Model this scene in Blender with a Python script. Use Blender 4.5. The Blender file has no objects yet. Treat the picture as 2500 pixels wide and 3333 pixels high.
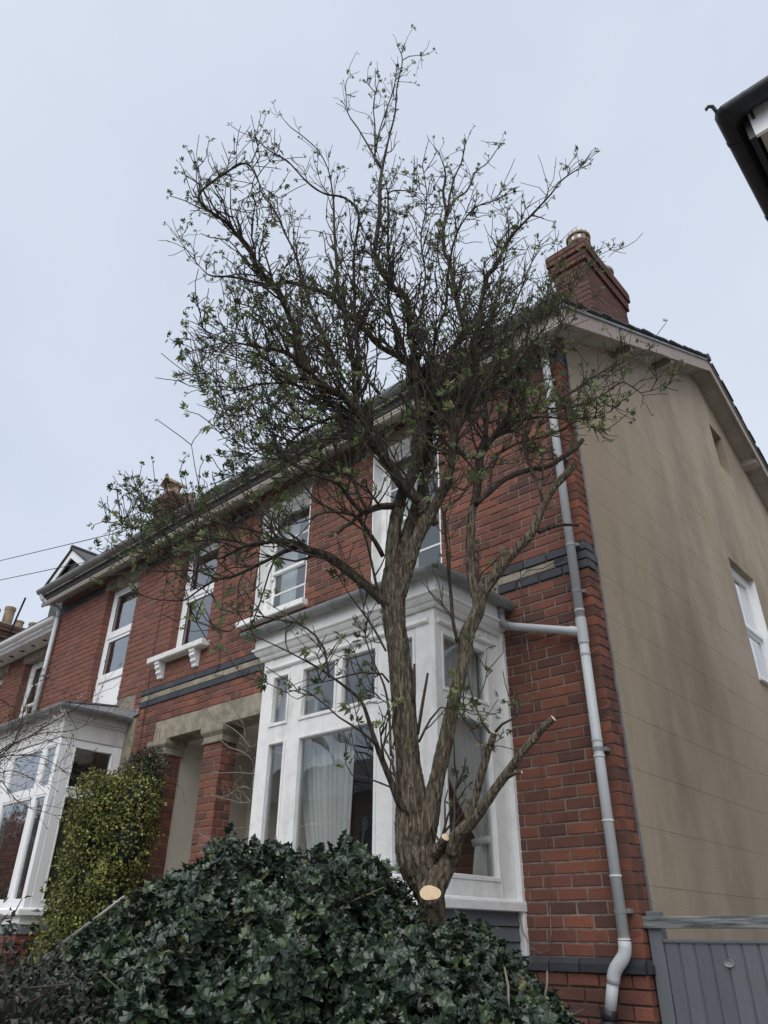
import bpy, bmesh, math, random
from math import sin, cos, pi, radians, sqrt, atan2
from mathutils import Vector, Matrix, noise

# ------------------------------------------------------------------ scene, camera, sky, sun, exposure
sc = bpy.context.scene
col = sc.collection
sc.render.engine = 'CYCLES'
sc.cycles.use_denoising = True
sc.cycles.max_bounces = 6
sc.cycles.transparent_max_bounces = 12
sc.cycles.sample_clamp_indirect = 4
sc.view_settings.view_transform = 'Standard'
sc.view_settings.look = 'None'
sc.view_settings.exposure = 0.7
sc.view_settings.gamma = 1.0
sc.view_settings.use_curve_mapping = False

EYE = Vector((2.148, -4.637, 0.0))          # metres; z = 0 is eye height, the ground is 1.55 m lower
GROUND = -1.55
cam = bpy.data.cameras.new('camera')
cam_o = bpy.data.objects.new('camera', cam)
col.objects.link(cam_o)
YAW, PITCH, ROLL = -0.73735, 0.52911, 0.010456
fw = Vector((sin(YAW)*cos(PITCH), cos(YAW)*cos(PITCH), sin(PITCH)))
rt = Vector((cos(YAW), -sin(YAW), 0.0))
up = rt.cross(fw)
r2 = rt*cos(ROLL) + up*sin(ROLL)
u2 = up*cos(ROLL) - rt*sin(ROLL)
cam_o.matrix_world = Matrix(((r2.x, u2.x, -fw.x, EYE.x), (r2.y, u2.y, -fw.y, EYE.y), (r2.z, u2.z, -fw.z, EYE.z), (0, 0, 0, 1)))
cam.sensor_fit = 'HORIZONTAL'
cam.sensor_width = 36.0
cam.lens = 2364.5/2500.0*36.0
cam.clip_end = 600.0
cam.clip_start = 0.05
sc.camera = cam_o

SUN_EL, SUN_ROT = radians(50), radians(158)   # soft light from behind the camera, high
world = bpy.data.worlds.new('World')
sc.world = world
world.use_nodes = True
wn = world.node_tree
for n in list(wn.nodes): wn.nodes.remove(n)
w_out = wn.nodes.new('ShaderNodeOutputWorld')
w_bg = wn.nodes.new('ShaderNodeBackground')
sky = wn.nodes.new('ShaderNodeTexSky')
sky.sky_type = 'NISHITA'
sky.sun_disc = False
sky.sun_elevation = SUN_EL
sky.sun_rotation = SUN_ROT
sky.air_density = 1.0
sky.dust_density = 4.0
# overcast: an even sheet of cloud over the clear sky, with faint large-scale unevenness
w_tc = wn.nodes.new('ShaderNodeTexCoord')
w_ns = wn.nodes.new('ShaderNodeTexNoise')
w_ns.inputs['Scale'].default_value = 1.6
w_ns.inputs['Detail'].default_value = 5.0
w_rp = wn.nodes.new('ShaderNodeValToRGB')
w_rp.color_ramp.elements[0].position = 0.32
w_rp.color_ramp.elements[1].position = 0.68
w_rp.color_ramp.elements[0].color = (4.2, 4.65, 5.42, 1)
w_rp.color_ramp.elements[1].color = (4.85, 5.25, 5.95, 1)
w_mx = wn.nodes.new('ShaderNodeMix')
w_mx.data_type = 'RGBA'
w_mx.inputs[0].default_value = 0.88
wn.links.new(w_tc.outputs['Generated'], w_ns.inputs['Vector'])
wn.links.new(w_ns.outputs['Fac'], w_rp.inputs['Fac'])
wn.links.new(sky.outputs['Color'], w_mx.inputs[6])
wn.links.new(w_rp.outputs['Color'], w_mx.inputs[7])
wn.links.new(w_mx.outputs[2], w_bg.inputs['Color'])
w_bg.inputs['Strength'].default_value = 0.10
wn.links.new(w_bg.outputs[0], w_out.inputs[0])

sun = bpy.data.lights.new('sun', 'SUN')
sun.energy = 1.5
sun.angle = radians(60)
sun.color = (1.0, 0.97, 0.93)
sun_o = bpy.data.objects.new('sun', sun)
col.objects.link(sun_o)
sd = Vector((sin(SUN_ROT)*cos(SUN_EL), cos(SUN_ROT)*cos(SUN_EL), sin(SUN_EL)))
sun_o.rotation_euler = sd.to_track_quat('Z', 'Y').to_euler()
sun_o.location = sd*40

# ------------------------------------------------------------------ helpers
rnd = random.Random(7)

def tag(o, label=None, cat=None, group=None, kind=None):
    if label: o['label'] = label
    if cat: o['category'] = cat
    if group: o['group'] = group
    if kind: o['kind'] = kind
    return o

def thing(name, label, cat, loc=(0, 0, 0), group=None):
    o = bpy.data.objects.new(name, None)
    o.empty_display_size = 0.2
    col.objects.link(o)
    o.location = loc
    return tag(o, label, cat, group)

def hang(o, parent):
    """parent o and keep world placement (parents are never rotated or scaled)"""
    o.parent = parent
    if parent is not None:
        p = parent; off = Vector((0, 0, 0))
        while p is not None:
            off += p.location; p = p.parent
        o.location = o.location - off
    return o

class MB:
    def __init__(s):
        s.v = []; s.f = []; s.t = []; s.cur = 0.0
    def face(s, *idx):
        s.f.append(idx); s.t.append(s.cur)
    def quad(s, a, b, c, d):
        n = len(s.v); s.v += [tuple(a), tuple(b), tuple(c), tuple(d)]; s.face(n, n+1, n+2, n+3)
    def box(s, x0, x1, y0, y1, z0, z1):
        if x0 > x1: x0, x1 = x1, x0
        if y0 > y1: y0, y1 = y1, y0
        if z0 > z1: z0, z1 = z1, z0
        n = len(s.v)
        s.v += [(x0,y0,z0),(x1,y0,z0),(x1,y1,z0),(x0,y1,z0),(x0,y0,z1),(x1,y0,z1),(x1,y1,z1),(x0,y1,z1)]
        for q in ((0,3,2,1),(4,5,6,7),(0,1,5,4),(1,2,6,5),(2,3,7,6),(3,0,4,7)): s.face(*[n+i for i in q])
        return s
    def cbox(s, x0, x1, y0, y1, z0, z1, c=0.006):
        """box with all edges chamfered"""
        n = len(s.v); idx = {}
        for i, (x, sx) in enumerate(((x0, 1), (x1, -1))):
            for j, (y, sy) in enumerate(((y0, 1), (y1, -1))):
                for k, (z, sz) in enumerate(((z0, 1), (z1, -1))):
                    idx[i, j, k, 0] = len(s.v); s.v.append((x, y+c*sy, z+c*sz))
                    idx[i, j, k, 1] = len(s.v); s.v.append((x+c*sx, y, z+c*sz))
                    idx[i, j, k, 2] = len(s.v); s.v.append((x+c*sx, y+c*sy, z))
        I = idx
        for i in (0, 1):
            s.face(*[I[i, j, k, 0] for j, k in ((0,0),(1,0),(1,1),(0,1))])
            s.face(*[I[j, i, k, 1] for j, k in ((0,0),(1,0),(1,1),(0,1))])
            s.face(*[I[j, k, i, 2] for j, k in ((0,0),(1,0),(1,1),(0,1))])
        for j in (0, 1):
            for k in (0, 1):
                s.face(I[0,j,k,1], I[1,j,k,1], I[1,j,k,2], I[0,j,k,2])
                s.face(I[j,0,k,0], I[j,1,k,0], I[j,1,k,2], I[j,0,k,2])
                s.face(I[j,k,0,0], I[j,k,1,0], I[j,k,1,1], I[j,k,0,1])
        for i in (0, 1):
            for j in (0, 1):
                for k in (0, 1): s.face(I[i,j,k,0], I[i,j,k,1], I[i,j,k,2])
        return s
    def tube(s, pts, rad, n=6, caps=True):
        pts = [Vector(p) for p in pts]
        if not hasattr(rad, '__len__'): rad = [rad]*len(pts)
        base = len(s.v)
        t0 = (pts[1]-pts[0]).normalized()
        a = t0.orthogonal().normalized()
        for i, p in enumerate(pts):
            t = (pts[min(i+1, len(pts)-1)]-pts[max(i-1, 0)])
            t = t.normalized() if t.length > 1e-9 else t0
            a = (a - t*a.dot(t))
            a = a.normalized() if a.length > 1e-6 else t.orthogonal().normalized()
            b = t.cross(a)
            for k in range(n):
                th = 2*pi*k/n
                q = p + (a*cos(th)+b*sin(th))*rad[i]
                s.v.append((q.x, q.y, q.z))
        for i in range(len(pts)-1):
            for k in range(n):
                k2 = (k+1) % n
                s.face(base+i*n+k, base+i*n+k2, base+(i+1)*n+k2, base+(i+1)*n+k)
        if caps:
            s.face(*[base+k for k in range(n-1, -1, -1)])
            e = base+(len(pts)-1)*n
            s.face(*[e+k for k in range(n)])
        return s
    def lathe(s, prof, cx, cy, n=20, closed=False):
        base = len(s.v)
        for r, z in prof:
            for k in range(n):
                th = 2*pi*k/n; s.v.append((cx+r*cos(th), cy+r*sin(th), z))
        for i in range(len(prof)-1):
            for k in range(n):
                k2 = (k+1) % n
                s.face(base+i*n+k, base+i*n+k2, base+(i+1)*n+k2, base+(i+1)*n+k)
        return s
    def sweep(s, prof, path):
        """prof: list of (out, z); path(out) -> list of (x, y) : mitred moulding"""
        base = len(s.v); m = None
        for o, z in prof:
            pp = path(o); m = len(pp)
            for x, y in pp: s.v.append((x, y, z))
        for i in range(len(prof)-1):
            for k in range(m-1):
                s.face(base+i*m+k, base+i*m+k+1, base+(i+1)*m+k+1, base+(i+1)*m+k)
        s.face(*[base+i*m for i in range(len(prof))])
        s.face(*[base+i*m+m-1 for i in range(len(prof)-1, -1, -1)])
        return s
    def extrude(s, poly, fn, d0, d1):
        """poly list of (a,b); fn(a,b,d)->xyz"""
        n = len(s.v); m = len(poly)
        s.v += [fn(a, b, d0) for a, b in poly] + [fn(a, b, d1) for a, b in poly]
        s.face(*range(n, n+m)); s.face(*range(n+2*m-1, n+m-1, -1))
        for i in range(m):
            j = (i+1) % m
            s.face(n+i, n+m+i, n+m+j, n+j)
        return s
    def mesh(s, name, mat, smooth=False):
        me = bpy.data.meshes.new(name)
        me.from_pydata(s.v, [], s.f)
        at = me.attributes.new('tint', 'FLOAT', 'FACE')
        at.data.foreach_set('value', s.t)
        if mat: me.materials.append(mat)
        me.validate()
        bm = bmesh.new(); bm.from_mesh(me)
        bmesh.ops.recalc_face_normals(bm, faces=bm.faces)
        bm.to_mesh(me); bm.free()
        if smooth: me.polygons.foreach_set('use_smooth', [True]*len(me.polygons))
        me.update()
        return me
    def build(s, name, mat, parent=None, kind=None, smooth=False, label=None):
        o = bpy.data.objects.new(name, s.mesh(name, mat, smooth))
        col.objects.link(o)
        if parent is not None: hang(o, parent)
        if kind: o['kind'] = kind
        if label: o['label'] = label
        return o

def rawmesh(name, v, f, t, mat, parent=None, kind=None, smooth=False):
    """fast path for large leaf masses (no normal repair)"""
    me = bpy.data.meshes.new(name)
    me.from_pydata(v, [], f)
    at = me.attributes.new('tint', 'FLOAT', 'FACE')
    at.data.foreach_set('value', t)
    me.materials.append(mat)
    if smooth: me.polygons.foreach_set('use_smooth', [True]*len(me.polygons))
    me.update()
    o = bpy.data.objects.new(name, me)
    col.objects.link(o)
    if parent is not None: hang(o, parent)
    if kind: o['kind'] = kind
    return o

def piece(name, me, parent, loc=(0, 0, 0), rot=None, scale=None):
    o = bpy.data.objects.new(name, me)
    col.objects.link(o)
    o.location = loc
    if rot is not None: o.rotation_euler = rot
    if scale is not None: o.scale = scale
    return hang(o, parent)

# ------------------------------------------------------------------ materials
def lerp3(a, b, t): return tuple(a[i]+(b[i]-a[i])*t for i in range(3))

def mat(name, stops, rough=0.7, nscale=6.0, namp=1.0, stretch=(1, 1, 1), bump=0.0, bscale=80.0, bstretch=None, tint=0.0,
        metallic=0.0, spec=0.4, stain=None, sscale=1.5, sstretch=(1, 1, 1), spos=(0.5, 0.75), transl=0.0, coat=0.0, detail=5.0, stain2=None, s2scale=3.0, s2stretch=(1, 1, 1), s2pos=(0.55, 0.75), bdist=0.01):
    """stops: colours along a ramp driven by noise (+ per-piece tint). stain: second colour in its own shaped patches."""
    m = bpy.data.materials.new(name); m.use_nodes = True
    nt = m.node_tree; N = nt.nodes; Lk = nt.links
    for n in list(N): N.remove(n)
    out = N.new('ShaderNodeOutputMaterial')
    bs = N.new('ShaderNodeBsdfPrincipled')
    geo = N.new('ShaderNodeNewGeometry')
    def mapped(st):
        mp = N.new('ShaderNodeMapping'); mp.inputs['Scale'].default_value = st
        Lk.new(geo.outputs['Position'], mp.inputs['Vector']); return mp.outputs['Vector']
    ns = N.new('ShaderNodeTexNoise'); ns.inputs['Scale'].default_value = nscale; ns.inputs['Detail'].default_value = detail
    ns.inputs['Roughness'].default_value = 0.62
    Lk.new(mapped(stretch), ns.inputs['Vector'])
    val = ns.outputs['Fac']
    if tint > 0:
        at = N.new('ShaderNodeAttribute'); at.attribute_name = 'tint'
        oi = N.new('ShaderNodeObjectInfo')
        ad = N.new('ShaderNodeMath'); ad.operation = 'ADD'
        Lk.new(at.outputs['Fac'], ad.inputs[0]); Lk.new(oi.outputs['Random'], ad.inputs[1])
        fr = N.new('ShaderNodeMath'); fr.operation = 'FRACT'; Lk.new(ad.outputs[0], fr.inputs[0])
        mx = N.new('ShaderNodeMix'); mx.data_type = 'FLOAT'; mx.inputs[0].default_value = tint
        Lk.new(val, mx.inputs[2]); Lk.new(fr.outputs[0], mx.inputs[3]); val = mx.outputs[0]
    rp = N.new('ShaderNodeValToRGB')
    el = rp.color_ramp.elements
    lo, hi = 0.5-0.22*namp, 0.5+0.22*namp
    if tint > 0: lo, hi = 0.05, 0.95
    k = len(stops)
    el[0].position = lo; el[0].color = (*stops[0], 1)
    el[1].position = hi; el[1].color = (*stops[-1], 1)
    for i in range(1, k-1):
        e = el.new(lo+(hi-lo)*i/(k-1)); e.color = (*stops[i], 1)
    Lk.new(val, rp.inputs['Fac'])
    c = rp.outputs['Color']
    if stain:
        n2 = N.new('ShaderNodeTexNoise'); n2.inputs['Scale'].default_value = sscale; n2.inputs['Detail'].default_value = 6
        n2.inputs['Roughness'].default_value = 0.65
        Lk.new(mapped(sstretch), n2.inputs['Vector'])
        r2_ = N.new('ShaderNodeValToRGB'); r2_.color_ramp.elements[0].position = spos[0]; r2_.color_ramp.elements[1].position = spos[1]
        Lk.new(n2.outputs['Fac'], r2_.inputs['Fac'])
        mm = N.new('ShaderNodeMix'); mm.data_type = 'RGBA'
        Lk.new(r2_.outputs['Color'], mm.inputs[0]); Lk.new(c, mm.inputs[6]); mm.inputs[7].default_value = (*stain, 1)
        c = mm.outputs[2]
    if stain2:
        n2 = N.new('ShaderNodeTexNoise'); n2.inputs['Scale'].default_value = s2scale; n2.inputs['Detail'].default_value = 7
        n2.inputs['Roughness'].default_value = 0.7
        Lk.new(mapped(s2stretch), n2.inputs['Vector'])
        r3_ = N.new('ShaderNodeValToRGB'); r3_.color_ramp.elements[0].position = s2pos[0]; r3_.color_ramp.elements[1].position = s2pos[1]
        Lk.new(n2.outputs['Fac'], r3_.inputs['Fac'])
        mm = N.new('ShaderNodeMix'); mm.data_type = 'RGBA'
        Lk.new(r3_.outputs['Color'], mm.inputs[0]); Lk.new(c, mm.inputs[6]); mm.inputs[7].default_value = (*stain2, 1)
        c = mm.outputs[2]
    Lk.new(c, bs.inputs['Base Color'])
    bs.inputs['Roughness'].default_value = rough
    bs.inputs['Metallic'].default_value = metallic
    bs.inputs['Specular IOR Level'].default_value = spec
    if coat: bs.inputs['Coat Weight'].default_value = coat
    if bump > 0:
        n3 = N.new('ShaderNodeTexNoise'); n3.inputs['Scale'].default_value = bscale; n3.inputs['Detail'].default_value = 6
        Lk.new(mapped(bstretch or stretch), n3.inputs['Vector'])
        bp = N.new('ShaderNodeBump'); bp.inputs['Strength'].default_value = bump; bp.inputs['Distance'].default_value = bdist
        Lk.new(n3.outputs['Fac'], bp.inputs['Height']); Lk.new(bp.outputs['Normal'], bs.inputs['Normal'])
    sh = bs.outputs[0]
    if transl > 0:
        tr = N.new('ShaderNodeBsdfTranslucent'); Lk.new(c, tr.inputs['Color'])
        ms = N.new('ShaderNodeMixShader'); ms.inputs[0].default_value = transl
        Lk.new(sh, ms.inputs[1]); Lk.new(tr.outputs[0], ms.inputs[2]); sh = ms.outputs[0]
    Lk.new(sh, out.inputs['Surface'])
    return m

def glass_mat(name, tintc=(0.93, 0.95, 0.95), k=1.6, base=0.078):
    m = bpy.data.materials.new(name); m.use_nodes = True
    nt = m.node_tree; N = nt.nodes; Lk = nt.links
    for n in list(N): N.remove(n)
    out = N.new('ShaderNodeOutputMaterial')
    tr = N.new('ShaderNodeBsdfTransparent'); tr.inputs[0].default_value = (*tintc, 1)
    gl = N.new('ShaderNodeBsdfGlossy'); gl.inputs['Roughness'].default_value = 0.004; gl.inputs['Color'].default_value = (0.95, 0.97, 1, 1)
    fr = N.new('ShaderNodeLayerWeight'); fr.inputs['Blend'].default_value = 0.5      # facing = 1 - cos(incidence), same on both faces
    pw = N.new('ShaderNodeMath'); pw.operation = 'POWER'; pw.inputs[1].default_value = 4.0
    mu = N.new('ShaderNodeMath'); mu.operation = 'MULTIPLY_ADD'; mu.use_clamp = True
    mu.inputs[1].default_value = k; mu.inputs[2].default_value = base
    geo = N.new('ShaderNodeNewGeometry')
    ns = N.new('ShaderNodeTexNoise'); ns.inputs['Scale'].default_value = 3.0; ns.inputs['Detail'].default_value = 1.5
    bp = N.new('ShaderNodeBump'); bp.inputs['Strength'].default_value = 0.035; bp.inputs['Distance'].default_value = 0.06
    Lk.new(geo.outputs['Position'], ns.inputs['Vector']); Lk.new(ns.outputs['Fac'], bp.inputs['Height'])
    Lk.new(bp.outputs['Normal'], gl.inputs['Normal'])
    ms = N.new('ShaderNodeMixShader')
    Lk.new(fr.outputs['Facing'], pw.inputs[0]); Lk.new(pw.outputs[0], mu.inputs[0]); Lk.new(mu.outputs[0], ms.inputs[0])
    Lk.new(tr.outputs[0], ms.inputs[1]); Lk.new(gl.outputs[0], ms.inputs[2])
    Lk.new(ms.outputs[0], out.inputs['Surface'])
    return m

BRICK = mat('red_brick', [(0.055, 0.042, 0.04), (0.13, 0.062, 0.048), (0.18, 0.075, 0.054), (0.215, 0.085, 0.058), (0.33, 0.118, 0.066)], rough=0.85, nscale=9, tint=0.62,
            bump=0.55, bscale=110, stain=(0.07, 0.038, 0.033), sscale=2.2, spos=(0.48, 0.76), stain2=(0.30, 0.20, 0.165), s2scale=16, s2pos=(0.66, 0.82), spec=0.25)
BRICKP = mat('pale_red_brick', [(0.13, 0.064, 0.052), (0.185, 0.084, 0.064), (0.208, 0.092, 0.069), (0.24, 0.102, 0.074)], rough=0.88, nscale=8, tint=0.6,
            bump=0.4, bscale=90, stain=(0.13, 0.06, 0.052), sscale=2.0, spos=(0.52, 0.8), spec=0.2)
BLUEBRICK = mat('blue_black_brick', [(0.022, 0.024, 0.03), (0.04, 0.043, 0.052), (0.065, 0.068, 0.08)], rough=0.55, nscale=12, tint=0.5, bump=0.35, bscale=90, spec=0.4)
MORTAR = mat('old_mortar', [(0.14, 0.12, 0.104), (0.225, 0.198, 0.17), (0.31, 0.28, 0.245)], rough=0.95, nscale=14, bump=0.6, bscale=140, stain=(0.08, 0.07, 0.062), sscale=1.6, spos=(0.48, 0.72))
STONE = mat('weathered_stone', [(0.19, 0.172, 0.135), (0.28, 0.252, 0.198), (0.37, 0.335, 0.265)], rough=0.9, nscale=7, bump=0.4, bscale=60, stain=(0.13, 0.12, 0.09), sscale=5.0, spos=(0.45, 0.72))
RENDER = mat('buff_render', [(0.355, 0.288, 0.218), (0.40, 0.326, 0.25), (0.435, 0.358, 0.278)], rough=0.92, nscale=1.1, stretch=(1, 1, 0.45), bump=0.5, bscale=190, bstretch=(1, 1, 1),
             stain=(0.225, 0.185, 0.13), sscale=0.8, sstretch=(1, 1, 0.45), spos=(0.47, 0.76), stain2=(0.48, 0.42, 0.345), s2scale=3.0, s2stretch=(1, 1.3, 0.5), s2pos=(0.60, 0.85), detail=7, spec=0.2)
WHITE = mat('old_white_gloss_paint', [(0.70, 0.71, 0.70), (0.80, 0.81, 0.80), (0.83, 0.84, 0.83)], rough=0.38, nscale=10, bump=0.25, bscale=45, stain=(0.54, 0.54, 0.50), sscale=5, sstretch=(1, 1, 0.35), spos=(0.55, 0.82), stain2=(0.30, 0.28, 0.25), s2scale=20, s2stretch=(1, 1, 0.6), s2pos=(0.695, 0.715), spec=0.45)
UPVC = mat('white_plastic_frame', [(0.79, 0.80, 0.81), (0.83, 0.84, 0.85)], rough=0.3, nscale=4, spec=0.45)
CREAM = mat('off_white_boarding', [(0.55, 0.55, 0.53), (0.64, 0.64, 0.62), (0.69, 0.69, 0.67)], rough=0.55, nscale=5, bump=0.15, bscale=40, stain=(0.42, 0.42, 0.38), sscale=3.0, sstretch=(1, 1, 0.4), spos=(0.55, 0.8))
PLASTER = mat('cream_plaster', [(0.50, 0.47, 0.41), (0.58, 0.55, 0.48)], rough=0.9, nscale=2.5, stain=(0.40, 0.38, 0.32), sscale=1.2, spos=(0.5, 0.8))
SOFFIT = mat('dirty_soffit_board', [(0.30, 0.275, 0.235), (0.38, 0.35, 0.30), (0.44, 0.41, 0.36)], rough=0.85, nscale=3.5, stretch=(1, 1, 1), stain=(0.17, 0.15, 0.12), sscale=2.6, spos=(0.52, 0.78))
BARGE = mat('faded_pink_grey_paint', [(0.28, 0.22, 0.19), (0.36, 0.29, 0.25), (0.41, 0.34, 0.30)], rough=0.75, nscale=9, bump=0.3, bscale=60, stain=(0.12, 0.10, 0.09), sscale=9, spos=(0.60, 0.70))
SLATE = mat('dark_slate', [(0.035, 0.036, 0.038), (0.06, 0.06, 0.062), (0.09, 0.088, 0.08)], rough=0.75, nscale=8, tint=0.5, bump=0.3, bscale=60, stain=(0.09, 0.10, 0.055), sscale=6, spos=(0.6, 0.8))
PIPE = mat('grey_plastic_pipe', [(0.46, 0.49, 0.51), (0.53, 0.56, 0.58)], rough=0.42, nscale=5, stain2=(0.2, 0.2, 0.17), s2scale=26, s2stretch=(1, 1, .4), s2pos=(.68, .8), stain=(0.33, 0.34, 0.33), sscale=6, sstretch=(1, 1, 0.25), spos=(0.62, 0.82), spec=0.4)
GUTTER = mat('weathered_grey_gutter', [(0.17, 0.18, 0.185), (0.23, 0.24, 0.245), (0.29, 0.30, 0.30)], rough=0.45, nscale=6, stain=(0.11, 0.13, 0.10), sscale=4, sstretch=(0.4, 1, 1), spos=(0.5, 0.75))
LEAD = mat('lead_sheet', [(0.13, 0.14, 0.15), (0.20, 0.21, 0.225), (0.29, 0.30, 0.32)], rough=0.5, nscale=6, metallic=0.25, bump=0.1, bscale=20)
BLACKP = mat('black_plastic', [(0.012, 0.013, 0.018), (0.022, 0.023, 0.03)], rough=0.4, nscale=8)
TERRA = mat('buff_clay_pot', [(0.22, 0.16, 0.105), (0.30, 0.225, 0.15), (0.36, 0.28, 0.20)], rough=0.85, nscale=7, stain=(0.13, 0.12, 0.08), sscale=5, spos=(0.55, 0.8), bump=0.2, bscale=60)
TERRAP = mat('pink_clay_pot', [(0.44, 0.25, 0.18), (0.52, 0.32, 0.24)], rough=0.85, nscale=7, stain=(0.30, 0.19, 0.14), sscale=5, spos=(0.55, 0.8))
GREYWOOD = mat('grey_painted_boards', [(0.095, 0.105, 0.122), (0.125, 0.137, 0.157), (0.15, 0.162, 0.18)], rough=0.6, nscale=6, stretch=(5, 5, 0.5), tint=0.45, bump=0.3, bscale=30, bstretch=(6, 6, 0.4), stain=(0.115, 0.12, 0.10), sscale=3, spos=(0.58, 0.85))
OLDRAIL = mat('bare_weathered_rail', [(0.035, 0.04, 0.04), (0.10, 0.11, 0.11), (0.20, 0.21, 0.21), (0.30, 0.31, 0.30)], rough=0.9, nscale=9, stretch=(0.6, 6, 7), namp=1.1, bump=0.6, bscale=16, bstretch=(0.5, 5, 7))
CURTAIN = mat('pale_grey_curtain', [(0.72, 0.74, 0.72), (0.80, 0.82, 0.79)], rough=0.95, nscale=3, spec=0.1, transl=0.25)
NET = mat('white_net_curtain', [(0.72, 0.74, 0.75), (0.8, 0.82, 0.82)], rough=0.95, nscale=3, spec=0.1, transl=0.35)
STRIPE = mat('brown_striped_curtain', [(0.10, 0.085, 0.07), (0.30, 0.26, 0.20), (0.14, 0.12, 0.10), (0.34, 0.30, 0.24)], rough=0.95, nscale=7, stretch=(5, 5, 0.05), namp=1.2, spec=0.1)
ROOM = mat('room_plaster', [(0.34, 0.33, 0.32), (0.40, 0.39, 0.38)], rough=0.95, nscale=1.5)
SOFA = mat('olive_upholstery', [(0.21, 0.20, 0.125), (0.26, 0.245, 0.16)], rough=0.95, nscale=9, bump=0.2, bscale=200, spec=0.1)
GLASS = glass_mat('window_glass')
BARK = mat('elder_bark', [(0.03, 0.025, 0.018), (0.085, 0.071, 0.052), (0.165, 0.14, 0.105), (0.27, 0.235, 0.18)], rough=0.95, nscale=32, stretch=(3.2, 3.2, 0.36), namp=.85, bump=1.0, bscale=30, bdist=0.035, bstretch=(3.2, 3.2, 0.40), stain=(0.11, 0.115, 0.06), sscale=5, spos=(0.62, 0.85), spec=0.15)
SHADEBARK = mat('backlit_shade_bark', [(0.014, 0.012, 0.010), (0.034, 0.028, 0.022), (0.06, 0.05, 0.04), (0.10, 0.084, 0.066)], rough=0.95, nscale=32, stretch=(2.6, 2.6, 0.5), namp=.9, bump=1.0, bscale=36, bstretch=(3, 3, 0.5), spec=0.15, stain=(0.085, 0.085, 0.05), sscale=6, spos=(.6, .85))  # trunk bark darkened: the backlit shade of the crown limbs is in the colour
TWIG = mat('dark_twig_bark', [(0.026, 0.021, 0.018), (0.05, 0.041, 0.034), (0.10, 0.085, 0.07)], rough=0.9, nscale=18, tint=0.4, spec=0.2)
PALETWIG = mat('pale_grey_twig', [(0.16, 0.135, 0.115), (0.26, 0.225, 0.19)], rough=0.9, nscale=18, spec=0.15)
CUTWOOD = mat('fresh_sawn_wood', [(0.36, 0.25, 0.15), (0.53, 0.40, 0.26), (0.60, 0.47, 0.32), (0.64, 0.52, 0.37)], rough=0.85, nscale=70, tint=.55, detail=3, bump=0.3, bscale=150, stain=(0.42, 0.27, 0.14), sscale=24, spos=(0.5, 0.75))
LEAF = mat('young_elder_leaf', [(0.045, 0.062, 0.03), (0.08, 0.108, 0.046), (0.125, 0.16, 0.065), (0.21, 0.26, 0.10)], rough=0.5, nscale=6, tint=0.8, transl=0.3, spec=0.3)
HOLLY = mat('holly_leaf', [(0.011, 0.021, 0.014), (0.018, 0.033, 0.021), (0.025, 0.043, 0.026), (0.034, 0.055, 0.029), (0.07, 0.10, 0.042)], rough=0.34, nscale=5, tint=0.75, spec=0.55, transl=0.05)
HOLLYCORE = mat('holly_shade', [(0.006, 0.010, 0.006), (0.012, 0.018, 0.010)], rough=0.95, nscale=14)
STEM = mat('green_brown_stem', [(0.05, 0.055, 0.025), (0.11, 0.10, 0.055)], rough=0.85, nscale=14)
EUON = mat('variegated_leaf', [(0.03, 0.046, 0.014), (0.06, 0.083, 0.022), (0.10, 0.122, 0.03), (0.21, 0.215, 0.05), (0.42, 0.40, 0.14)], rough=0.5, nscale=4, tint=0.85, transl=0.15, spec=0.35)
DARKLEAF = mat('dark_shrub_leaf', [(0.012, 0.018, 0.013), (0.022, 0.032, 0.022), (0.036, 0.044, 0.032), (0.06, 0.05, 0.04)], rough=0.5, nscale=5, tint=0.8, spec=0.4)
BLOSSOM = mat('pink_blossom', [(0.62, 0.42, 0.46), (0.75, 0.60, 0.62)], rough=0.7, nscale=9, transl=0.3)
METALRAIL = mat('grey_steel_rail', [(0.28, 0.29, 0.30), (0.36, 0.37, 0.38)], rough=0.45, nscale=8, metallic=0.4)
BLACKIRON = mat('black_iron', [(0.012, 0.012, 0.014), (0.03, 0.03, 0.032)], rough=0.6, nscale=12)
CABLE = mat('black_cable', [(0.02, 0.02, 0.022), (0.05, 0.05, 0.05)], rough=0.6, nscale=20)
PAINTCABLE = mat('paint_splashed_cable', [(0.05, 0.03, 0.025), (0.16, 0.10, 0.08), (0.7, 0.68, 0.65)], rough=0.7, nscale=5, namp=1.3)
ASPHALT = mat('asphalt', [(0.04, 0.04, 0.042), (0.06, 0.06, 0.062)], rough=0.9, nscale=12, bump=0.3, bscale=120)
PAVING = mat('concrete_paving', [(0.22, 0.21, 0.20), (0.29, 0.28, 0.27)], rough=0.9, nscale=3, bump=0.2, bscale=80)
SOIL = mat('garden_soil', [(0.04, 0.032, 0.022), (0.07, 0.06, 0.035)], rough=0.95, nscale=6, bump=0.5, bscale=30, stain=(0.04, 0.06, 0.02), sscale=2)
GRAVEL = mat('pale_bounce_gravel', [(0.24, 0.225, 0.20), (0.33, 0.31, 0.28)], rough=0.95, nscale=20, bump=0.6, bscale=60)
SOOTBRICK = mat('sooty_chimney_brick', [(0.095, 0.056, 0.049), (0.125, 0.066, 0.056), (0.145, 0.073, 0.061), (0.175, 0.082, 0.066)], rough=0.9, nscale=9, tint=0.6, bump=0.4, bscale=90, stain=(0.075, 0.06, 0.045), sscale=3, spos=(.5, .75), spec=.2)
TAUPE = mat('taupe_painted_fascia', [(0.36, 0.33, 0.285), (0.43, 0.40, 0.345)], rough=0.7, nscale=6, stain=(0.24, 0.22, 0.19), sscale=5, sstretch=(.4, 1, 1), spos=(.55, .8))
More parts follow.
